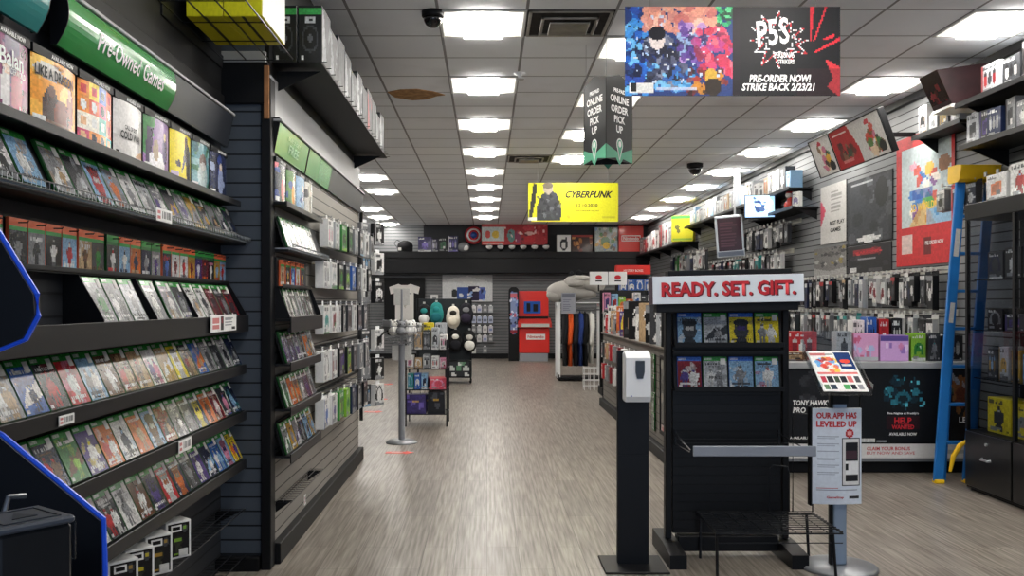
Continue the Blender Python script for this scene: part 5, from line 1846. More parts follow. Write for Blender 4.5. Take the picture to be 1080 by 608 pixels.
o = topbox(652.5, 678.5, 238.5, ('red', 'white', 'red'), 'plain red panel with a white word on the back wall band', img=Img(8, 8, '#d6382f').a)
w_, h_ = 26 * 23.13 / 965, EYE + (320 - 238.5) * 23.13 / 965 - ZB
text('Nintendo', o, M_TEXTW, w_ * .62, .085, y=-.004, z=h_ * .52, bold=.02)
fr = MB()
for (p, q, r, s) in ((-.24, .24, .04, .055), (-.24, .24, -.055, -.04), (-.24, -.225, -.055, .055), (.225, .24, -.055, .055)):
    fr.box(p, q, -.006, -.003, h_ * .52 + r * 1.35, h_ * .52 + s * 1.35)
part('word_frame', fr, M_TEXTW, o)

# ---- red kiosk
Yk = 22.3
kx = lambda px: (px - 563.5) * Yk / 965
kz = lambda py: EYE - (py - 320) * Yk / 965
N = thing('game_kiosk', 'tall red game kiosk with a white word plate at the back wall', 'kiosk', ((563.5 - 513.5) * Yk / 965, Yk, 0))
M_KRED = mat('kiosk_red', '#d3291f', .3, coat=.3)
part('plinth', MB().box(kx(548), kx(578), .0, .6, 0, .2, .006), mat('kiosk_grey_plinth', '#8d9096', .5), N)
part('lower_cabinet', MB().box(kx(547.5), kx(579.5), -.02, .62, .2005, kz(346), .02), M_KRED, N)
part('desk', MB().prism([(-.12, kz(345.5)), (-.12, kz(341)), (.35, kz(336)), (.62, kz(336)), (.62, kz(345.5))], 'x', kx(546.5), kx(581.5)), mat('kiosk_desk', '#c83a32', .35), N)
part('desk_glass', MB().box(kx(550), kx(579), -.125, -.121, kz(345), kz(341.5)), M_STICK, N)
part('back_panel', MB().box(kx(546.5), kx(579.5), .3, .62, kz(336), kz(307), .01), M_KRED, N)
part('dark_gap', MB().box(kx(547), kx(579), .29, .3, kz(338), kz(334), .001), M_BLACK, N)
part('screen', MB().box(kx(553), kx(571), .28, .299, kz(331), kz(318), .004), mat('kiosk_screen', '#1c3c78', .2, emit='#2c68c8', es=.08), N)
part('screen_figure', MB().box(kx(556), kx(560), .276, .279, kz(329), kz(320), .001).box(kx(563), kx(568), .276, .279, kz(329), kz(321), .001), M_BLACK, N)
part('word_plate', MB().box(kx(555), kx(575), -.026, -.0205, kz(358.5), kz(352.5), .001), M_TEXTW, N)
text('Nintendo', N, M_TEXTR, kx(573.5) - kx(556.5), .075, x=(kx(573.5) + kx(556.5)) / 2, y=-.0285, z=kz(355.5), bold=.02)
# slim picture tower beside it
TW = thing('picture_tower', 'slim black rounded tower of bright pictures left of the red kiosk', 'display', ((542 - 513.5) * Yk / 965, Yk + .1, 0))
tw = .125
pl = [(-tw, .0), (tw, .0), (tw, 1.72)] + [(tw * math.cos(a), 1.72 + .1 * math.sin(a)) for a in [k * PI / 8 for k in range(1, 8)]] + [(-tw, 1.72)]
part('tower_body', MB().prism(pl, 'y', 0, .15), M_BLACK, TW)
im = Img(10, 40, '#1a1a22').rect(.1, .03, .9, .97, '#7a8ab0').blobs(30, ['#c04a5a', '#dfe4f0', '#5a6aa8', '#2a2a3a', '#9ab0d8'], .1, .2, 75).rect(.1, .03, .9, .1, '#8a2a34').rect(.1, .86, .9, .95, '#c0606a').a
part('picture_strip', MB().art(im, w=.2, h=1.05, y=-.002, z0=.66), M_GLOSSY, TW)
# ================================================================== clothing and shelves right of the aisle, far end
CR = thing('clothing_rack', 'white-framed clothing rack right of the aisle near the back', 'rack', (1.7, 16.9, 0))
part('end_frame', MB().box(-.42, -.36, -.25, -.2, .05, 1.42, .004).box(-.42, -.36, .2, .25, .05, 1.42, .004).box(-.42, -.36, -.2, .2, 1.36, 1.42, .004), M_WHITE, CR)
part('end_frame', MB().box(.36, .42, -.25, -.2, .05, 1.42, .004).box(.36, .42, .2, .25, .05, 1.42, .004).box(.36, .42, -.2, .2, 1.36, 1.42, .004), M_WHITE, CR)
part('hanging_rail', MB().tube([(-.4, 0, 1.3), (.4, 0, 1.3)], .014, 10), M_CHROME, CR)
part('base_tray', MB().box(-.4, .44, -.27, .27, .03, .07, .004).box(-.4, -.38, -.27, .27, .07, .12).box(.42, .44, -.27, .27, .07, .16), M_BLACKM, CR)
for a in (-.38, .38):
    part('caster', MB().ball((a, -.22, .02), .02, 10, 6).ball((a, .22, .02), .02, 10, 6), M_BLACKM, CR)
part('top_shelf', MB().box(-.42, .42, -.25, .25, 1.421, 1.44, .003), M_WHITE, CR)


def garment(x, col, label, h=.95, w=.075, dep=.42, hood=False):
    o = thing('hanging_garment', label, 'garment', (x, 16.9, 1.3), group='garments on the white-framed rack')
    b = MB().use(0, col)
    vs, n = [], 14
    prof = [(0, .06, .05), (-.06, .2, .8), (-.2, .22, 1), (-.5, .2, 1.05), (-h, .22, 1.15)]
    for z, d, wk in prof:
        for j in range(n):
            a = 2 * PI * j / n
            vs.append((w / 2 * wk * math.cos(a) * (1 + .18 * math.cos(3 * a + z * 5)), d * math.sin(a), z - .03))
    fs = [(i * n + j, i * n + (j + 1) % n, (i + 1) * n + (j + 1) % n, (i + 1) * n + j) for i in range(len(prof) - 1) for j in range(n)] + [tuple(range(n)), tuple((len(prof) - 1) * n + j for j in range(n))]
    b.add(vs, fs)
    part('garment_body', b, M_CLOTH, o, True)
    for s in (-1, 1):
        part('sleeve', MB().use(0, col).tube([(0, s * .17, -.08), (.0, s * .225, -.3), (.01 - .02, s * .23, -.58), (-.02, s * .22, -.64)], [.05, .055, .045, .035], 10), M_CLOTH, o, True)
    part('hanger', MB().tube([(0, 0, -.03), (0, 0, .018), (0, .012, .028), (0, .02, .016)], .003, 5), M_CHROME, o)
    return o


for k, (x, c, nm) in enumerate(((1.44, '#16171c', 'black'), (1.53, '#df5a26', 'bright orange'), (1.63, '#23262e', 'dark slate'), (1.72, '#2a3f7e', 'blue'), (1.81, '#141519', 'black'), (1.92, '#dddcd6', 'white'))):
    garment(x, c, f'{nm} long-sleeved top on the white-framed rack, {nth(k + 1)} from the aisle', h=1.0 if c != '#dddcd6' else .95)
pl = MB().use(0, '#a5a29d').ball((-.12, 0, .2), (.4, .22, .2)).ball((-.34, 0, .14), (.18, .17, .14)).ball((.02, -.04, .34), (.24, .2, .16)).ball((.26, -.06, .36), (.26, .17, .13), M=Matrix.Rotation(.12, 4, 'Y')).ball((.42, -.08, .27), (.12, .12, .09))
pl.use(0, '#8b8985').ball((.1, -.1, .14), (.3, .16, .1)).use(0, '#77756f').ball((-.0, -.2, .3), (.14, .04, .03)).use(0, '#b9b6b0').ball((.12, -.16, .44), (.16, .08, .05))
o = solo('plush_cushion', pl, M_CLOTH, 'big grey plush animal cushion on top of the clothing rack', 'plush toy', (1.62, 16.9, 1.4405), smooth=True)
part('ear', MB().use(0, '#15161a').ball((-.06, -.05, .5), (.05, .04, .07)).ball((.08, -.03, .53), (.06, .04, .07)), M_CLOTH, o, True)
part('dark_stripe', MB().use(0, '#3a3a3c').ball((.38, -.17, .3), (.07, .03, .03)), M_CLOTH, o, True)
bpost(592, 309, 607, 331, 16.58, Img(16, 22, '#8d8f98').rect(.05, .78, .95, .97, '#5d606c').lines(.1, .1, .85, .7, 6, '#6d7080', 4).a, 'grey printed notice hanging in front of the clothing rack', name='hanging_notice', t=.01)

# open shelf unit with two white header cards, then a taller one with a red header
def shelf_unit(x0, x1, y0, d, h, tiers, label, header=None):
    w = x1 - x0
    o = thing('shelf_unit', label, 'shelf unit', ((x0 + x1) / 2, y0, 0))
    part('back_panel', MB().box(-w / 2, w / 2, d / 2 - .01, d / 2 + .01, 0, h, .003), M_DARK, o)
    for a in (-1, 1):
        part('side_post', MB().box(*sorted((a * w / 2, a * (w / 2 - .025))), d / 2 - .04, d / 2 + .04, 0, h, .003), M_BLACKM, o)
    part('base_deck', MB().box(-w / 2, w / 2, 0, d, .0, .12, .004), M_BLACKM, o)
    for z in tiers:
        part('shelf_board', MB().box(-w / 2 + .026, w / 2 - .026, .0, d / 2 - .011, z - .02, z, .002), M_DARK, o)
    return o, w


U, uw = shelf_unit(1.76, 2.5, 14.0, .5, 1.62, (.5, .85, 1.28), 'dark shelf unit with two white header cards right of the aisle')
for k, s in enumerate((-.15, .14)):
    hc = thing('mounted_header_card', f'white header card with a small red and black emblem, {("left", "right")[k]} of the pair', 'sign', (1.86 + s, 13.985, 1.7))
    part('card', MB().box(-.14, .14, .0, .006, 0, .2, .002), M_WHITE, hc)
    part('emblem', MB().prism([(.05 * math.cos(a), .115 + .035 * math.sin(a)) for a in [i * PI / 8 for i in range(16)]], 'y', -.003, -.0005), M_TEXTR, hc)
    part('emblem_bar', MB().box(-.05, .05, -.003, -.0005, .05, .07), M_TEXTK, hc)
    part('support_arm', MB().box(-.01, .01, .007, .03, -.1, .15, .002), M_BLACKM, hc)
cols = ['pink/purple/white', 'sky/red/white', 'lime/orange/purple', 'orange/red/yellow', 'white/blue/red', 'charcoal/white/red']
for k in range(6):
    c = cols[k].split('/')
    carton('carton', f'{c[0]} toy carton on the top board of the white-headed shelf unit, {nth(k + 1)} from the aisle', 'box', (1.845 + .115 * k, 14.03, 1.281), (.105, .15, (.3, .28, .24, .2, .3, .26)[k]), 0, c, group='toy cartons on the white-headed shelf unit')
for z, lb, nn in ((.851, 'middle', ['black/white/grey', 'black/gold/white', 'white/grey/charcoal', 'tan/white/brown', 'charcoal/black/white', 'black/white/silver']), (.501, 'lower', ['grey/black/white', 'black/tan/white', 'crimson/white/tan', 'brown/red/white', 'charcoal/pink/white', 'red/white/tan']),
                  (.121, 'bottom', ['silver/grey/black', 'charcoal/white/grey', 'grey/white/red', 'brown/tan/white', 'red/crimson/white', 'crimson/black/white'])):
    for k, c in enumerate(nn):
        c = c.split('/')
        carton('carton', f'{c[0]} carton on the {lb} level of the white-headed shelf unit, {nth(k + 1)} from the aisle', 'box', (1.845 + .115 * k, 14.03, z), (.105, .15, .33 if z > .6 else .27), 0, c, group=f'cartons on the {lb} level of the white-headed unit')
U2, uw = shelf_unit(2.42, 3.12, 17.0, .5, 1.95, (.6, 1.0, 1.35, 1.62), 'shelf unit with a red header and blue boxes behind the white header cards')
hd = thing('mounted_header_card', 'red header strip with small white lettering on the rear shelf unit', 'sign', (2.72, 16.985, 1.955))
part('card', MB().box(-.32, .32, 0, .2, 0, .17, .004), M_KRED, hd)
text('MYSTERY BOXES', hd, M_TEXTW, .36, .04, y=-.002, z=.07)
for z, c, n_, lb in ((1.621, ('blue', 'white', 'navy'), 4, 'top'), (1.351, ('navy', 'red', 'white'), 4, 'upper'), (1.001, ('red', 'white', 'navy'), 4, 'middle'), (.601, ('grey', 'white', 'red'), 4, 'lower')):
    for k in range(n_):
        carton('carton', f'{c[0]} box on the {lb} board of the red-headed shelf unit, {nth(k + 1)} from the aisle', 'box', (2.54 + .155 * k, 17.03, z), (.145, .18, .24), 0, c, group=f'boxes on the {lb} board of the red-headed unit')

# small white wire rack on the floor by the clothes
o = thing('wire_rack', 'small white wire rack on the floor between the clothes and the shelf unit', 'rack', (1.72, 15.0, 0))
w = MB()
for z in (.06, .16, .26, .36):
    w.tube([(-.13, -.1, z), (.13, -.1, z), (.13, .1, z), (-.13, .1, z), (-.13, -.1, z)], .006, 5)
part('wire_hoops', w, M_WHITE, o)
w = MB()
for a in (-.13, -.04, .04, .13):
    for b in (-.1, .1):
        w.tube([(a, b, 0), (a, b, .38)], .005, 5)
part('uprights', w, M_WHITE, o)

# ================================================================== long island gondola facing the aisle
IX = 1.56
I = thing('island_gondola', 'long grey slatted gondola along the right side of the aisle', 'gondola', (IX, 9.5, 0))
part('kick_base', MB().box(.0, .78, -2.15, 3.2, 0, .11, .006), M_BLACK, I)
part('slat_body', MB().box(.05, .73, -2.1, 3.15, .1105, 1.0, .004), mat_slat('gondola_slats', '#77726c', groove='#22201e', gw=.1), I)
part('counter_top', MB().box(.02, .76, -2.13, 3.18, 1.0005, 1.02, .003), mat('gondola_top', '#5d574f', .4, noise=.15), I)
part('end_panel', MB().box(.04, .74, 3.151, 3.17, .1105, .999, .004), M_BLACK, I)
part('end_panel', MB().box(.04, .74, -2.12, -2.101, .1105, .999, .004), M_BLACK, I)
for k in range(5):
    part('top_divider', MB().box(.46, .48, -2.05 + k * 1.03, -2.05 + (k + 1) * 1.03 - .02, 1.0205, 1.3, .003), M_BLACK, I)
ib = [('black/silver/purple', .3), ('white/tan/brown', .3), ('black/white/charcoal', .28), ('silver/white/charcoal', .26), ('charcoal/white/grey', .28), ('black/grey/white', .26), ('tan/white/pink', .3), ('white/black/grey', .26), ('black/gold/white', .34), ('black/tan/white', .34)]
y = 7.45
for k, (c, w_) in enumerate(ib):
    c = c.split('/')
    im = Img(16, 20, c[0])
    if k % 2 == 0:
        im.ell(.5, .66, .22, .17, 'white').ell(.5, .66, .17, .13, 'black').poly([(.42, .6), (.58, .6), (.5, .74)], 'white').blobs(3, [c[2], c[1]], .1, .2, k, (.2, .1, .8, .45), .8)
    else:
        im.rect(0, .82, 1, 1, '#8a8c90').ell(.5, .4, .26, .3, c[1]).blobs(6, [c[2], c[0], 'charcoal'], .06, .15, k, (.15, .1, .85, .75), .8)
    carton('carton', f'tall {c[0]} box on the island gondola, {nth(k + 1)} from its entrance end', 'box', (IX + .09, y + w_ / 2, 1.021), (w_ - .06, .1, (.36, .38, .37, .36, .4, .38, .4, .36, .42, .42)[k]), math.radians(-52), c, img=im.speckle(.15, k).a, group='tall boxes on the island gondola')
    y += w_ + .02
ic = ['white/red/grey', 'purple/yellow/white', 'orange/red/white', 'grey/black/white', 'tan/white/red', 'white/charcoal/grey', 'red/white/grey', 'black/white/tan']
for k, c in enumerate(ic):
    c = c.split('/')
    carton('carton', f'short {c[0]} box on the far half of the island gondola, {nth(k + 1)} from the tall boxes', 'box', (IX + .1, y + .14, 1.021), (.2, .12, .24 + .06 * (k % 3)), math.radians(-55), c, group='short boxes on the island gondola')
    y += .265
# framed poster and stacked cases on the aisle side
im = Img(30, 40, '#25272b').rect(.06, .14, .94, .95, '#6c6a66').ell(.55, .5, .26, .34, '#2e2c2c').ell(.45, .62, .18, .2, '#8a8680').blobs(14, ['#4a4844', '#9a958c', '#2a2826'], .04, .1, 81, (.1, .2, .9, .95)).rect(.06, .04, .94, .13, '#c9b8b4').rect(.12, .06, .5, .11, 'red', .6)
o = poster('mounted_poster', 'dark framed poster on the aisle side of the island gondola', (IX + .0495 - .012, 8.1, .22), .66, .72, FACE_L, im.speckle(.15, 1).a, t=.011, frame=(.03, M_BLACK))
for k in range(4):
    game_case((IX + .03, 8.76, .2 + .185 * k), FACE_L, 0, [('grey', 'green', 'white'), ('green', 'white', 'charcoal'), ('charcoal', 'green', 'grey'), ('green', 'grey', 'white')][k], f'green-topped game case mounted on the island gondola, {nth(k + 1)} from the floor', 'cases on the island gondola side', name='mounted_game_case', scale=1.0)
    COL.objects[-1] if False else None
for r, z in enumerate((.70, .42)):
    for k in range(9):
        c = ['red/white/crimson', 'grey/white/black', 'crimson/charcoal/white', 'white/red/tan', 'charcoal/pink/white', 'tan/red/white'][(k * 5 + r * 2) % 6].split('/')
        hook_box((IX - .03, 9.3 + .36 * k, z), FACE_L, (.14, .06, .2), c, f'{c[0]} pack on the island gondola side, {("upper", "lower")[r]} row, {nth(k + 1)} from the green cases', 'packs on the island gondola side')

# ================================================================== service counter facing the entrance
CY = 7.6
K2 = thing('service_counter', 'black service counter with poster front facing the entrance', 'counter', (3.23, CY, 0))
cw = 1.86
part('carcass', MB().box(-.85, .86, .03, .62, .09, .875, .004), M_BLACK, K2)
part('kick_base', MB().box(-.83, .86, .06, .6, 0, .0895, .004), M_BLACKM, K2)
part('top_edge', MB().box(-.87, .865, -.02, .64, .8755, .93, .006), mat('counter_top_grey', '#a2a4a6', .35, noise=.08), K2)
part('trim_strip', MB().box(-.85, .86, .01, .0295, .80, .87, .003), mat('counter_trim', '#898c8f', .4, metal=.3), K2)
part('base_strip', MB().box(-.85, .86, .012, .0295, .10, .165, .003), mat('counter_trim2', '#7e8286', .4, metal=.3), K2)
CXW = lambda px: (px - 513.5) * (CY) / 965 - 3.23
CZW = lambda py: EYE - (py - 320) * CY / 965
im = Img(44, 40, '#0d1017').blobs(16, ['#24262c', '#3a3c42', '#15171c', '#4a4c52'], .05, .14, 91, (.3, .5, .8, 1), .7).ell(.62, .26, .14, .14, '#1d5a66', .8).ell(.6, .2, .06, .05, '#b02c3c').speckle(.2, 3)


def front_poster(px0, px1, img, label, txts, py0=388, py1=467):
    x0, x1 = CXW(px0), CXW(px1)
    z0, z1 = CZW(py1), CZW(py0)
    o = poster('mounted_poster', label, (3.23 + (x0 + x1) / 2, CY - .012 + .018, z0), x1 - x0, z1 - z0, 0, img, t=.012)
    # slide forward of the counter front
    w_, h_ = x1 - x0, z1 - z0
    for (s, m, ww, hh, xx, zz, b, sh_) in txts:
        text(s, o, m, w_ * ww, h_ * hh, x=w_ * (xx - .5), y=-.002, z=h_ * zz, bold=b, shear=sh_)
    return o


M_CYAN = mat('cyan_print', '#4fb4c8', .5)
front_poster(825, 906, im.a, 'dark skateboarding poster on the counter front, behind the app sign stand',
             [('TONY HAWK\'S', M_TEXTW, .5, .075, .39, .53, .03, .15), ('PRO SKATER', M_TEXTW, .5, .075, .39, .43, .03, .15), ('AVAILABLE NOW', M_TEXTW, .4, .035, .3, .06, .02, 0)])
im = Img(60, 40, '#080c12')
g = random.Random(4)
for k in range(13):
    im.ell(g.uniform(.3, .7), g.uniform(.5, .84), .045, .05, g.choice(['#123640', '#1d5a68', '#0f2a38', '#2a7686']), .9)
im.blobs(30, ['#2f8698', '#5fc4d6', '#184654', '#0c1c24'], .008, .022, 93, (.28, .46, .74, .88), .9).ell(.49, .6, .09, .085, '#1f6070').ell(.49, .58, .06, .05, '#0b2028')
im.rect(0, 0, .16, .05, 'white', .85).rect(.18, .01, .3, .03, '#888c90').rect(.3, .18, .68, .34, '#2a0c14', .8)
front_poster(908, 999, im.speckle(.2, 2).a, 'black poster with a cyan cluster and red words on the counter front',
             [('HELP', M_TEXTR, .2, .085, .49, .29, .03, 0), ('WANTED', M_TEXTR, .26, .06, .49, .205, .03, 0), ('AVAILABLE NOW', M_TEXTW, .32, .04, .49, .11, .02, 0), ('Five Nights at Freddy\'s', M_TEXTW, .36, .035, .49, .385, .02, 0)])
im = Img(24, 40, '#120f0e').ell(.4, .75, .3, .14, '#7a4a24').ell(.45, .6, .26, .14, '#5a2c18').poly([(.0, .9), (.1, .95), (.4, .8), (.3, .76)], '#8a8c8e').blobs(12, ['#3a2416', '#8a5a2c', '#2f4a3a', '#8f9294'], .05, .12, 95, (.05, .15, .95, .9), .7)
front_poster(1001, 1032, im.speckle(.2, 1).a, 'brown and orange poster on the counter front, behind the ladder rail', [('LEYS', M_TEXTW, .5, .08, .6, .3, .02, 0)])
z0, z1 = CZW(484), CZW(468.5)
for (px0, px1, lb, tx) in ((826, 906, 'white strip of red print below the skateboarding poster', ''), (907, 1031, 'white strip of small red print below the cyan poster', 'CLAIM YOUR BONUS')):
    im = Img(60, 12, '#d4d2d0').rect(.02, .1, .98, .9, '#dcdad8').rect(.72, .3, .9, .6, '#a8a8a8', .7)
    x0, x1 = CXW(px0), CXW(px1)
    o = poster('mounted_notice_strip', lb, (3.23 + (x0 + x1) / 2, CY + .006, z0), x1 - x0, z1 - z0, 0, im.a, t=.008, cat='notice')
    if tx:
        text(tx, o, M_TEXTR, .36, .03, x=-.25, y=-.002, z=.082, bold=.02)
        text('BUY NOW AND SAVE', o, M_TEXTR, .4, .024, x=-.23, y=-.002, z=.045)
    else:
        text('PRE-ORDER', o, M_TEXTR, .3, .04, x=.0, y=-.002, z=.07, bold=.02)
# goods standing on the counter
ZC = .931


def on_counter(px0, px1, py0, front, label, y=CY + .12, d=.12, img=None, top=None):
    a, b = (px0 - 513.5) * y / 965, (px1 - 513.5) * y / 965
    h = max(.03, EYE - (py0 - 320) * y / 965 - ZC)
    return carton('carton', label, 'box', ((a + b) / 2, y, ZC), (b - a - .006, d, h), 0, front, img=img, group='goods on the service counter', top=top)


on_counter(826, 852, 372, ('brown', 'tan', 'black'), 'low brown tray box at the left end of the counter', top='tan')
on_counter(830, 862, 350, ('red', 'crimson', 'white'), 'bright red counter box behind the low brown tray', y=CY + .3, top='red')
on_counter(882, 899, 350, ('silver', 'charcoal', 'black'), 'silver and black box in the middle of the counter')
im = Img(20, 14, '#d7a0c8').blobs(14, ['#c45a7a', '#a8c0e0', '#e8c8dc', '#b03a5a'], .06, .13, 97).rect(0, .0, 1, .12, 'silver').a
on_counter(900, 927, 352, ('pink', 'red', 'sky'), 'pink speckled box of toys on the counter, left of the lilac box', img=im)
im = Img(22, 14, '#cfa4d6').rect(0, .78, 1, 1, '#5a4a8e').blobs(5, ['#e8d0ec', '#d080a8', '#8a6ab8'], .06, .12, 98, (.05, .1, .95, .7)).a
on_counter(928, 959, 354, ('#cfa4d6', 'pink', 'purple'), 'lilac box with a dark purple lid on the counter', img=im, top='#5a4a8e')
on_counter(961, 977, 352, ('lime', 'green', 'white'), 'bright green box on the counter')
on_counter(979, 992, 352, ('charcoal', 'grey', 'teal'), 'charcoal box on the counter beside the bright green one')
on_counter(994, 1016, 354, ('black', 'white', 'grey'), 'black box with a white mark on the counter by the ladder')
on_counter(913, 925, 335, ('blue', 'white', 'navy'), 'upright blue box behind the pink toy box', y=CY + .32)
on_counter(927, 938, 337, ('red', 'white', 'crimson'), 'upright red box behind the lilac box', y=CY + .32)
on_counter(899, 912, 338, ('white', 'charcoal', 'grey'), 'upright white box behind the pink toy box', y=CY + .32)
on_counter(940, 952, 336, ('black', 'grey', 'white'), 'upright black box behind the lilac box', y=CY + .32)

# ================================================================== right wall: posters, hook rows, shelves
WX = XR - .002
WY = lambda px, X=WX: X * 965 / (px - 513.5)


def wall_poster(px0, px1, zlo, zhi, img, label, X=WX - .012, frame=None, txts=(), matl=None):
    ya, yb = WY(px0, X), WY(px1, X)
    o = poster('mounted_poster', label, (X, (ya + yb) / 2, zlo), ya - yb, zhi - zlo, FACE_L, img, t=.01, frame=frame, matl=matl)
    w_, h_ = ya - yb, zhi - zlo
    for (s, m, ww, hh, xx, zz, b) in txts:
        text(s, o, m, w_ * ww, h_ * hh, x=w_ * (xx - .5), y=-.002, z=h_ * zz, bold=b)
    return o


im = Img(40, 54, '#c22a2e').rect(.1, .3, .94, .9, '#b9c6c8').blobs(30, ['#c84a3a', '#e0b03a', '#3a7ac0', '#4a9a4a', '#d89ab0', '#f0e8dc', '#7a4a8a'], .04, .09, 101, (.3, .35, .72, .82), .92)
im.rect(.3, .5, .66, .58, '#2a4aa0', .7).ell(.84, .72, .1, .06, '#8a5a34').poly([(.25, .3), (.7, .3), (.5, .5)], '#d8a83a', .7).rect(.55, .3, .94, .42, '#5aa0d0', .6).rect(.1, .1, .3, .24, '#d8cfc8', .8).rect(.5, .08, .62, .2, '#6a1c20').rect(.0, .95, 1, 1, '#b32226')
wall_poster(945.5, 1007, 1.78, 3.03, im.speckle(.12, 1).a, 'tall red poster with a crowded colourful picture beside the ladder', txts=[('PRE-ORDER NOW', M_TEXTW, .3, .03, .68, .16, .02), ('3D WORLD', mat('yellow_print', '#e6c33a', .5), .4, .06, .48, .44, .03)])
im = Img(30, 34, '#2a2c30').rect(.06, .04, .94, .96, '#33363b').blobs(14, ['#45484e', '#24262a', '#54575d'], .06, .16, 103).ell(.78, .72, .14, .22, '#1c1d20').ell(.5, .06, .26, .05, 'white', .9).rect(.1, .9, .6, .94, '#c9ccd0', .6)
wall_poster(893.5, 941, 2.07, 2.78, im.speckle(.2, 2).a, 'dark grey poster under the tilted red and white lightbox')
im = Img(24, 40, '#b9b7b4').poly([(0, .78), (.22, .58), (.0, .3)], '#c04a60').lines(.4, .5, .9, .9, 6, '#8d8b88', 3)
wall_poster(865.5, 892.5, 2.13, 2.83, im.speckle(.06, 3).a, 'pale grey poster with a pink arrow and black words', txts=[('BEST PLAY', M_TEXTK, .56, .07, .66, .34, .03), ('GAMES', M_TEXTK, .4, .07, .6, .22, .03)])
im = Img(34, 36, '#6f6d6b').poly([(0, 0), (1, 0), (1, .3), (.5, .2), (0, .34)], '#9b9997').blobs(30, ['#3a3a3c', '#a8a6a2', '#55534f', '#2a2a2c', '#8a7a3a'], .03, .08, 105, (.05, .34, .95, .95), .9).rect(.1, .06, .5, .09, 'white', .6)
wall_poster(858.5, 892.5, 1.73, 2.09, im.speckle(.2, 4).a, 'grey poster of a crowd of figures, below the pale grey poster')
im = Img(36, 34, '#1d1d20').rect(.15, .66, .78, .84, '#8a2a30').blobs(10, ['#c8444a', '#6a1c22', '#a03038'], .03, .06, 107, (.15, .64, .8, .86)).blobs(10, ['#2c2c30', '#3c3c40'], .05, .1, 108, (.1, .2, .9, .6)).rect(.06, .04, .22, .2, '#c9c9c9').rect(.5, .04, .8, .16, '#4a4a4c').rect(.25, .48, .66, .52, '#8d8d90')
wall_poster(894, 940, 1.75, 2.05, im.speckle(.2, 5).a, 'black poster with red lettering below the dark grey poster', txts=[('WARZONE', M_TEXTR, .56, .1, .46, .74, .03)])

# tilted lightbox with three pictures
yA, yB_ = 10.25, 8.43
Lb = thing('mounted_lightbox', 'tilted lightbox of three red and white game pictures near the ceiling on the right', 'sign', (3.745, (yA + yB_) / 2, 2.815), FACE_L)
Lw, Lh = yA - yB_, .43
tl = math.atan2(-.15, .41)
Rm = Matrix.Rotation(-tl, 4, 'X')
ob_ = part('case', MB().box(-Lw / 2, Lw / 2, .002, .06, 0, Lh, .004), M_BLACKM, Lb)
ob_.matrix_local = Rm
ims = Img(90, 26, '#d4d2cf').rect(.325, 0, .66, 1, '#b3222a').poly([(.66, 1), (.58, 1), (.7, 0), (.66, 0)], '#d4d2cf')
for cx, cc in ((.17, 0), (.86, 1)):
    ims.blobs(18, ['#c8402e', '#d8a838', '#7a5a34', '#3f7a3e', '#e0c8a8', '#2a2624', '#c86a8a'], .02, .045, 111 + cc, (cx - .08, .12, cx + .08, .75), .92).ell(cx - .03, .86, .03, .06, '#c43a4a').ell(cx + .07, .2, .04, .14, '#1c1c1e')
ims.blobs(16, ['#2a2022', '#5a2a24', '#7a5a44', '#3a4a3a'], .02, .04, 113, (.4, .25, .6, .6), .9).rect(.36, .84, .56, .9, '#e8d8d4', .8).rect(.4, .12, .54, .18, '#d88a88', .7)
ob2 = part('picture_panel', MB().art(ims.speckle(.1, 1).a, w=Lw - .02, h=Lh - .02, y=.0, z0=.01), M_PAPER, Lb)
ob2.matrix_local = Rm
fr = MB()
for x in (-Lw / 2, -Lw / 2 + Lw * .315, Lw / 2 - .012):
    fr.box(x, x + .012, -.008, .001, 0, Lh, .002)
fr.box(-Lw / 2, Lw / 2, -.008, .001, Lh - .012, Lh, .002).box(-Lw / 2, Lw / 2, -.008, .001, 0, .012, .002)
ob3 = part('frame', fr, M_BLACKM, Lb)
ob3.matrix_local = Rm
for a in (-.6, .56):
    part('bracket', MB().box(a, a + .04, .07, .352, .2, .24, .002), M_BLACKM, Lb)

# peg hooks with packs
_hk = {}


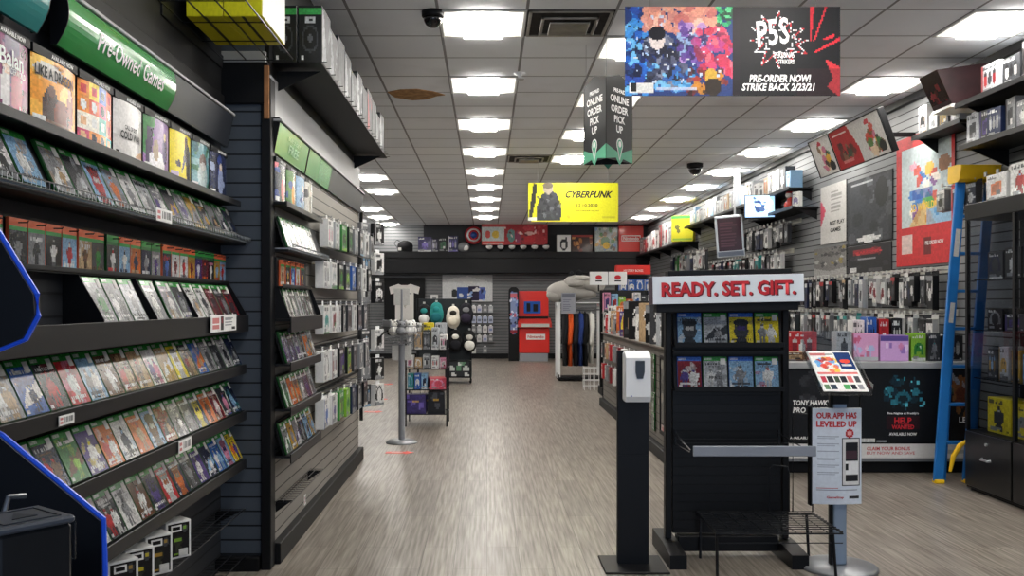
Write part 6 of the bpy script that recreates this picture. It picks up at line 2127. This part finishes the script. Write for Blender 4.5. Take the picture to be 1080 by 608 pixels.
def hook_row(z, y0, y1, pitch, names, seed, label, hpack=(.2, .26), X=XR, skip=None):
    """A row of peg hooks on the right wall, each with a pack; hook and pack are things of their own."""
    r = random.Random(seed)
    n = int((y1 - y0) / pitch)
    rail = thing('mounted_hook_rail', f'pale hook rail of the {label} on the right wall', 'hook bar', (X, (y0 + y1) / 2, z))
    part('rail_strip', MB().box(-.012, -.001, -(y1 - y0) / 2, (y1 - y0) / 2, -.025, .035, .002), mat('pale_rail', '#a9a79f', .5, noise=.15), rail)
    if 'hook' not in _hk:
        _hk['hook'] = MB().tube([(-.012, 0, 0), (-.2, 0, 0), (-.205, 0, .008)], .003, 5).mesh('peg_hook', M_CHROME)
        _hk['tip'] = MB().box(-.216, -.207, -.018, .018, -.012, .022, .001).mesh('tag_tip', M_STICK)
    for i in range(n):
        y = y0 + pitch * (i + .5)
        o = link(bpy.data.objects.new('peg_hook', _hk['hook']))
        o.location = (X, y, z)
        tag(o, f'white-tipped peg hook of the {label}', 'peg hook', f'peg hooks of the {label}')
        link(bpy.data.objects.new('tag_tip', _hk['tip']), o)
        if skip and skip(y):
            continue
        c = r.choice(names).split('/')
        h = r.uniform(*hpack)
        w = pitch * r.uniform(.82, .97)
        px = X - r.uniform(.12, .19)
        pk = thing('hanging_accessory_pack', f'{c[0]} accessory pack, {nth(i + 1)} from the entrance in the {label}', 'accessory pack', (px, y, z - h - .012), FACE_L, group=f'accessory packs of the {label}')
        im = Img(9, 13, c[0]).blobs(5, [c[1], c[0], c[2]], .08, .22, seed * 50 + i).ell(.5, .4, .28, .2, c[1]).rect(0, .84, 1, 1, c[2]).speckle(.25, i)
        im.a *= .85
        part('backing_card', MB().use(0, c[0]).box(-w / 2, w / 2, .0006, .004, 0, h, .0005), M_GLOSSY, pk)
        part('blister', MB().use(0, shade(c[0], .7)).box(-w * .46, w * .46, -.05, -.0005, h * .03, h * .88, .002).art(im.a, w=w * .9, h=h * .83, y=-.0506, z0=h * .04), M_BOX, pk)
        part('hang_tab', MB().use(0, 'white').box(-.016, .016, .001, .002, h - .002, h + .02), M_GLOSSY, pk)


DK = ['black/white/grey', 'charcoal/grey/white', 'black/grey/white', 'white/black/grey', 'black/navy/white', 'charcoal/silver/black', 'navy/black/white', 'black/charcoal/red']
LT = ['white/grey/black', 'silver/charcoal/white', 'charcoal/white/silver', 'grey/black/white', 'white/crimson/grey', 'black/white/tan', 'grey/white/teal']
hook_row(1.715, 7.95, 10.3, .112, LT + DK, 11, 'upper hook row by the ladder', (.24, .36))
hook_row(1.715, 10.35, 11.9, .112, DK + ['red/crimson/black', 'black/white/red'], 12, 'upper hook row behind the gift sign', (.26, .36))
hook_row(1.33, 7.95, 12.0, .125, DK + LT + ['teal/black/white', 'charcoal/crimson/white'], 13, 'lower hook row above the counter', (.26, .36))
hook_row(1.72, 12.2, 16.0, .17, DK + LT + ['red/orange/white', 'tan/brown/white', 'green/black/white'], 14, 'far hook row at eye level', (.26, .36))
hook_row(2.12, 12.2, 16.2, .17, DK + ['teal/black/white', 'white/black/grey', 'red/white/black'], 15, 'far middle hook row', (.26, .36))
hook_row(2.5, 11.9, 14.2, .17, DK + ['green/navy/white', 'grey/white/black'], 16, 'far high hook row', (.24, .32))
hook_row(1.33, 12.2, 16.0, .18, DK + LT + ['red/white/black'], 17, 'far lower hook row', (.26, .36))
hook_row(1.9, 16.3, 22.5, .28, LT + ['red/white/grey', 'tan/red/white', 'teal/white/grey'], 18, 'hook row nearest the back wall', (.3, .42))
hook_row(2.4, 16.3, 19.5, .28, DK + LT + ['orange/white/red', 'green/white/black'], 19, 'high hook row nearest the back wall', (.3, .42))


# long shelves high on the right wall
def wall_shelf(y0, y1, z, d, label, X=XR):
    o = thing('mounted_wall_shelf', label, 'shelf', (X, (y0 + y1) / 2, z))
    L_ = (y1 - y0) / 2
    part('board', MB().box(-d, -.001, -L_, L_, -.025, -.001, .003), M_BLACKM, o)
    part('front_lip', MB().box(-d - .008, -d, -L_, L_, -.03, .012, .002), M_DARK, o)
    n = max(2, int((y1 - y0) / .9))
    for k in range(n):
        y = -L_ + .06 + (2 * L_ - .12) * k / (n - 1)
        part('bracket', MB().prism([(-.001, -.026), (-d * .85, -.026), (-.001, -.16)], 'y', y - .006, y + .006), M_BLACKM, o)


def fill_shelf(y0, y1, z, X, names, seed, where, wr, hr, dr=(.12, .18), prefix='carton'):
    r = random.Random(seed)
    y, i = y0, 0
    while y + wr[1] < y1:
        w_ = r.uniform(*wr)
        c = r.choice(names).split('/')
        i += 1
        d = r.uniform(*dr)
        rot = r.uniform(-.12, .12)
        carton('carton', f'{c[0]} box, {nth(i)} from the entrance end of {where}', 'box', (X, y + w_ / 2, z), (w_ * .9, d, r.uniform(*hr)), FACE_L + rot * .5, c, group=f'boxes on {where}', nx=10, ny=10)
        y += w_


wall_shelf(11.5, 17.6, 2.88, .3, 'long black shelf of pale boxes high on the right wall')
fill_shelf(11.6, 17.4, .0 + 2.8805, XR - .25, ['white/grey/tan', 'white/pink/red', 'silver/white/charcoal', 'white/tan/orange', 'grey/white/lime', 'white/charcoal/grey', 'sky/white/navy', 'tan/orange/white', 'charcoal/white/grey', 'white/silver/pink'], 21, 'the long high shelf on the right wall', (.17, .3), (.2, .34))
wall_shelf(17.7, 23.0, 2.62, .34, 'long black shelf high at the back end of the right wall')
fill_shelf(18.9, 22.9, 2.6205, XR - .27, ['white/grey/red', 'silver/white/grey', 'white/charcoal/red', 'red/white/crimson', 'grey/white/pink', 'white/red/silver'], 22, 'the high shelf at the back end', (.3, .44), (.34, .55))
im = Img(20, 26, '#b5b01f').rect(0, .9, 1, 1, '#3a8a3c').rect(.05, .05, .95, .12, '#3a8a3c', .7).blobs(5, ['#b8b01c', '#7a8a2c', '#2a2c20'], .08, .16, 121, (.2, .2, .9, .8)).a
carton('carton', 'big yellow and green carton on the high shelf at the back right', 'box', (3.79, 17.75, 2.6205), (.42, .25, .5), math.radians(-22), ('yellow', 'green', 'black'), img=im, side='#c8c21e')
carton('carton', 'bright red box leaning beside the yellow and green carton on the high shelf', 'box', (3.86, 18.35, 2.6205), (.3, .2, .56), math.radians(-40), ('red', 'white', 'crimson'))
wall_shelf(11.3, 13.2, 2.62, .32, 'short black shelf with a red figure below the long high shelf')
o = thing('toy_figure', 'red and white toy figure on the short black shelf of the right wall', 'figure', (XR - .2, 11.75, 2.6195), FACE_L)
part('body', MB().use(0, '#b84038').ball((0, 0, .09), (.06, .05, .09)).ball((-.05, -.02, .06), (.04, .05, .06)), M_GLOSSY, o, True)
part('head', MB().use(0, '#d8cfc8').ball((0, -.02, .19), (.05, .045, .045)), M_GLOSSY, o, True)
part('cap', MB().use(0, '#a82a2c').ball((0, -.01, .215), (.052, .05, .03)), M_GLOSSY, o, True)
carton('carton', 'white and violet slanted book on the short black shelf of the right wall', 'box', (XR - .22, 11.5, 2.6195), (.14, .05, .2), FACE_L + .4, ('white', 'purple', 'charcoal'))

# screens
tvx = (799 - 513.5) * 12.4 / 965
TV = thing('mounted_television', 'small wall television showing a pale blue picture on the right', 'television', (tvx, 12.3, 2.56), math.radians(-12))
part('housing', MB().box(-.2, .2, 0, .05, 0, .32, .006), M_BLACK, TV)
im = Img(40, 28, '#8fb8dc').ell(.45, .5, .12, .3, '#2a3c62').ell(.62, .4, .16, .16, '#34496e').blobs(14, ['#26365a', '#a8cbe6', '#5a84b0', '#bcd8ee'], .04, .1, 131, (.1, .1, .9, .9), .9).ell(.72, .45, .06, .1, '#dceaf6')
part('screen', MB().art(im.a, w=.38, h=.29, y=-.001, z0=.018), M_SCREEN, TV)
part('wall_arm', MB().box(.05, .09, .05, .2, .14, .18, .003).box(.06, .65, .16, .2, .14, .18, .003), M_BLACKM, TV)
MP = thing('ceiling_monitor_mount', 'tall grey ceiling post carrying the dark framed monitor at the right', 'post', (3.83, 14.0, CEIL))
part('post', MB().box(-.045, .045, -.045, .045, -1.05, 0, .006), M_STEEL, MP)
part('ceiling_plate', MB().box(-.1, .1, -.1, .1, -.012, 0, .003), M_STEEL, MP)
MO = thing('mounted_monitor', 'grey-framed monitor with a dark maroon list on the ceiling post', 'monitor', (3.70, 13.85, 2.12), math.radians(-10))
MO.rotation_euler = (0, math.radians(-4), math.radians(-14))
part('frame', MB().box(-.21, .21, 0, .07, 0, .63, .008), M_STEEL, MO)
im = Img(30, 40, '#2c1820').lines(.1, .1, .9, .9, 9, '#43262f', 3)
part('screen', MB().art(im.a, w=.35, h=.5, y=-.002, z0=.095), M_SCREEN if False else mat_paint('dim_screen', .2, es=.15, noise=0), MO)
part('lower_bezel', MB().box(-.19, .19, -.004, -.0005, .015, .085, .002), mat('bezel_slate', '#5a6272', .4), MO)

# near right corner: two deep shelves with goods
wall_shelf(4.6, 7.3, 3.0, .36, 'highest black shelf in the near right corner')
wall_shelf(4.6, 7.25, 2.655, .36, 'black shelf of packs below the highest shelf in the near right corner')
ch = thing('promo_box', 'dark red promo box with a white slanted underside on the highest right shelf end', 'box', (XR - .2, 7.42, 2.99), FACE_L)
part('body', MB().prism([(-.18, .03), (.08, .03), (.14, .36), (-.3, .3)], 'x', -.2, .1, Matrix.Rotation(0, 4, 'Z')), mat('promo_maroon', '#2c1418', .45, noise=.4, nscale=9), ch)
part('front_print', MB().art(Img(16, 14, '#2a1216').blobs(12, ['#7a2a30', '#3c1a1e', '#9a3c40', '#1c0c10'], .07, .14, 141).a, fn=lambda u, v: (-.2 + .3 * u, -.182 - .12 * v, .035 + .265 * v)), M_GLOSSY, ch)
part('white_base', MB().prism([(-.2, .0), (.1, .0), (.08, .028), (-.18, .028)], 'x', -.21, .11), M_WHITE, ch)
nr = [('silver/red/charcoal', 6.86, .24, .22), ('charcoal/white/black', 6.58, .22, .2), ('black/silver/grey', 6.33, .24, .26), ('charcoal/navy/red', 6.05, .24, .24), ('charcoal/grey/sky', 5.78, .24, .25)]
for k, (c, y, w_, h) in enumerate(nr):
    c = c.split('/')
    carton('carton', f'{c[0]} carton on the highest right shelf, {nth(k + 1)} from the promo box', 'box', (XR - .33, y, 3.0), (w_, .24, h), FACE_L, c, group='cartons on the highest right shelf', top='silver')
r = random.Random(5)
for k in range(10):
    c = ['silver/charcoal/grey', 'charcoal/purple/grey', 'navy/silver/grey', 'grey/charcoal/white', 'grey/white/black', 'silver/grey/tan', 'charcoal/white/red', 'silver/navy/white', 'white/teal/black', 'black/white/grey'][k].split('/')
    carton('carton', f'{c[0]} upright pack on the near right shelf, {nth(k + 1)} from the poster end', 'box', (XR - .32 + r.uniform(-.02, .02), 7.13 - .17 * k, 2.655), (.15, .12, r.uniform(.18, .26)), FACE_L + r.uniform(-.15, .15), c, group='upright packs on the near right shelf')
hook_row(2.42, 6.2, 7.9, .17, LT, 23, 'short hook row over the glass cabinet', (.2, .26), skip=None)
wall_shelf(7.5, 8.35, 2.93, .22, 'small dark shelf of packs above the tall red poster')
for k, c in enumerate(('silver/white/charcoal', 'charcoal/gold/white', 'white/silver/grey', 'white/black/tan')):
    c = c.split('/')
    carton('carton', f'{c[0]} small pack on the little shelf over the tall red poster, {nth(k + 1)} from the entrance', 'box', (XR - .2, 7.62 + .19 * k, 2.93), (.15, .1, (.12, .16, .14, .26)[k]), FACE_L, c, group='packs on the little shelf over the red poster')

# ================================================================== black glass cabinet at the right edge
GC = thing('glass_cabinet', 'tall black cabinet with glass sides and a locked drawer base', 'cabinet', (3.66, 6.1, 0))
y0, y1, dx = -1.0, .89, .40
part('drawer_base', MB().box(.004, dx, y0, y1, .02, .46, .004), M_BLACK, GC)
part('plinth', MB().box(.03, dx, y0 + .02, y1 - .02, 0, .02), M_BLACKM, GC)
for k in range(3):
    ya, yb = y1 - .63 * k - .01, y1 - .63 * (k + 1) + .01
    dr = part('drawer_front', MB().box(-.012, .0035, yb, ya, .04, .45, .004), mat('cabinet_black', '#0d0e11', .3, coat=.2), GC)
    ym = (ya + yb) / 2
    part('pull_handle', MB().tube([(-.014, ym + .055, .275), (-.034, ym + .045, .27), (-.034, ym - .045, .27), (-.014, ym - .055, .275)], .009, 8), M_STEEL, dr)
    part('lock', MB().lathe([(.012, 0), (.012, .012), (.001, .013)], 14, Matrix.Translation((-.013, ym, .385)) @ Matrix.Rotation(-PI / 2, 4, 'Y')), M_STEEL, dr)
part('back_panel', MB().box(dx - .012, dx - .001, y0 + .03, y1 - .04, .4605, 2.0495, .002), M_BLACK, GC)
part('top_box', MB().box(-.012, dx, y0, y1, 2.05, 2.17, .005), M_BLACK, GC)
for (a, b) in ((-.01, y1 - .035), (dx - .04, y1 - .035), (-.01, y1 - .66), (dx - .04, y1 - .66), (-.01, y0), (dx - .04, y0)):
    part('corner_post', MB().box(a, a + .028, b, b + .03, .4605, 2.0495, .003), M_BLACKM, GC)
gl = MB()
gl.add([(-.004, y0, .462), (-.004, y1, .462), (-.004, y1, 2.05), (-.004, y0, 2.05)], [(0, 1, 2, 3)])
part('glass_door', gl, M_SMOKE, GC)
gl = MB()
gl.add([(0, y1 - .004, .462), (dx, y1 - .004, .462), (dx, y1 - .004, 2.05), (0, y1 - .004, 2.05)], [(0, 1, 2, 3)])
part('glass_end', gl, M_SMOKE, GC)
for z in (.86, 1.22, 1.6):
    part('glass_shelf', MB().box(.03, dx - .02, y0 + .02, y1 - .06, z - .008, z, .001), mat('shelf_smoked', '#1a1c20', .15, coat=.3), GC)
CB = [(.4605, [('yellow/charcoal/white', .3, .26), ('yellow/grey/black', .26, .24), ('white/grey/black', .24, .2), ('silver/yellow/grey', .26, .22)]), (.8605, [('charcoal/gold/sky', .12, .22), ('silver/gold/charcoal', .12, .24), ('gold/grey/black', .12, .22), ('sky/gold/grey', .12, .2), ('charcoal/silver/gold', .12, .24)]),
      (1.2205, [('black/grey/charcoal', .2, .16), ('charcoal/purple/pink', .24, .12), ('black/charcoal/grey', .22, .2), ('charcoal/white/navy', .2, .22)]), (1.6005, [('charcoal/navy/white', .2, .2), ('black/white/grey', .2, .22), ('navy/white/grey', .22, .24), ('black/navy/silver', .2, .2)])]
for z, it in CB:
    lev = {.4605: 'on the floor', .8605: 'on the lowest glass shelf', 1.2205: 'on the middle glass shelf', 1.6005: 'on the top glass shelf'}[z]
    y = 6.1 + y1 - .12
    for k, (c, w_, h) in enumerate(it):
        c = c.split('/')
        carton('carton', f'{c[0]} box {lev} of the glass cabinet, {nth(k + 1)} from the ladder end', 'box', (3.66 + .1, y - w_ / 2, z), (w_, .18, h), FACE_L, c, group=f'boxes {lev} of the glass cabinet')
        y -= w_ + .03
for k, (c, w_, h, y) in enumerate((('white/orange/black', .26, .2, 6.72), ('white/red/sky', .24, .24, 6.42), ('red/white/blue', .24, .26, 6.12), ('navy/white/red', .24, .22, 5.82))):
    c = c.split('/')
    carton('carton', f'{c[0]} carton lying on top of the glass cabinet, {nth(k + 1)} from the ladder', 'box', (3.66 + .08, y, 2.1705), (w_, .2, h), FACE_L, c, group='cartons on top of the glass cabinet')

# ================================================================== folded blue stepladder leaning by the wall
LD = thing('step_ladder', 'blue folded stepladder with a yellow cap leaning by the right wall', 'ladder', (0, 0, 0))
M_LB = mat('ladder_blue', '#1f6bb0', .4, noise=.08)
M_LY = mat('ladder_yellow', '#f0c01c', .4, noise=.06)
b0, b1 = Vector((3.56, 7.22, .012)), Vector((3.81, 7.36, 2.42))
c0, c1 = Vector((3.80, 7.24, .012)), Vector((4.045, 7.36, 2.42))


def rail(p, q, w, d, mb, off=0.):
    ax = (q - p).normalized()
    xx = Vector((1, 0, 0))
    xx = (xx - ax * xx.dot(ax)).normalized()
    yy = ax.cross(xx)
    M = Matrix.Translation(p) @ Matrix((xx, yy, ax)).transposed().to_4x4()
    L_ = (q - p).length
    mb.box(-w / 2, w / 2, -d / 2 + off, d / 2 + off, 0, L_, .004, M)


for p, q in ((b0, b1), (c0, c1)):
    m_ = MB()
    rail(p, q, .075, .03, m_)
    part('front_rail', m_, M_LB, LD)
    m_ = MB()
    rail(p + Vector((.06, .05, 0)), q + Vector((.02, .05, -.1)), .045, .03, m_)
    part('rear_rail', m_, M_LB, LD)
    part('foot', MB().box(p.x - .035, p.x + .04, p.y - .03, p.y + .03, 0, .03, .004), M_LY, LD)
for k in range(1, 8):
    t = k / 8
    p, q = b0.lerp(b1, t), c0.lerp(c1, t)
    part('step', MB().box(p.x, q.x, p.y - .005, p.y + .06, p.z - .012, p.z + .012, .003), M_LB, LD)
part('cap', MB().prism([(-.05, 2.41), (-.08, 2.52), (-.02, 2.53), (.13, 2.53), (.14, 2.42), (.12, 2.39), (-.02, 2.39)], 'x', 3.765, 4.085, Matrix.Translation((0, 7.34, 0))), M_LY, LD)
part('label_sticker', MB().box(-.02, .02, -.0165, -.0155, 0, .22, M=Matrix.Translation(b0.lerp(b1, .74)) @ Matrix.Rotation(math.radians(5.9), 4, 'Y')), M_STICK, LD)
part('label_sticker', MB().box(-.018, .018, -.0165, -.0155, 0, .16, M=Matrix.Translation(b0.lerp(b1, .52)) @ Matrix.Rotation(math.radians(5.9), 4, 'Y')), M_STICK, LD)
part('spreader', MB().tube([(3.63, 7.17, .1), (3.65, 7.16, .22), (3.70, 7.15, .31), (3.76, 7.15, .35)], [.012, .02, .02, .012], 8), M_LY, LD)
# ================================================================== light, camera, colour
world = bpy.data.worlds.new('world')
sc.world = world
world.use_nodes = True
nt = world.node_tree
bg = nt.nodes['Background']
bg.inputs['Color'].default_value = (.62, .76, 1.0, 1)      # daylight coming in through the open shop front behind the camera
bg.inputs['Strength'].default_value = .8

cam = bpy.data.cameras.new('camera')
cam.sensor_width = 36
cam.lens = 36 * 965 / 1080
cam.shift_x = 26.5 / 1080
cam.shift_y = 16 / 1080
cam.clip_start = .05
co = bpy.data.objects.new('camera', cam)
COL.objects.link(co)
co.location = (0, 0, EYE)
co.rotation_euler = (PI / 2, 0, 0)
sc.camera = co

sc.view_settings.view_transform = 'Standard'
sc.view_settings.look = 'None'
sc.view_settings.gamma = 1
sc.view_settings.use_curve_mapping = False
sc.view_settings.exposure = 1.0
sc.cycles.use_denoising = True
sc.cycles.max_bounces = 8
sc.cycles.transparent_max_bounces = 16

dup = [(k, len(v)) for k, v in LABELS.items() if len(v) > 1 and not k.startswith('white-tipped')]
for d in dup:
    print('DUP', d)
for k in LABELS:
    n = len(k.split())
    if n < 4 or n > 16:
        print('WORDS', n, k)
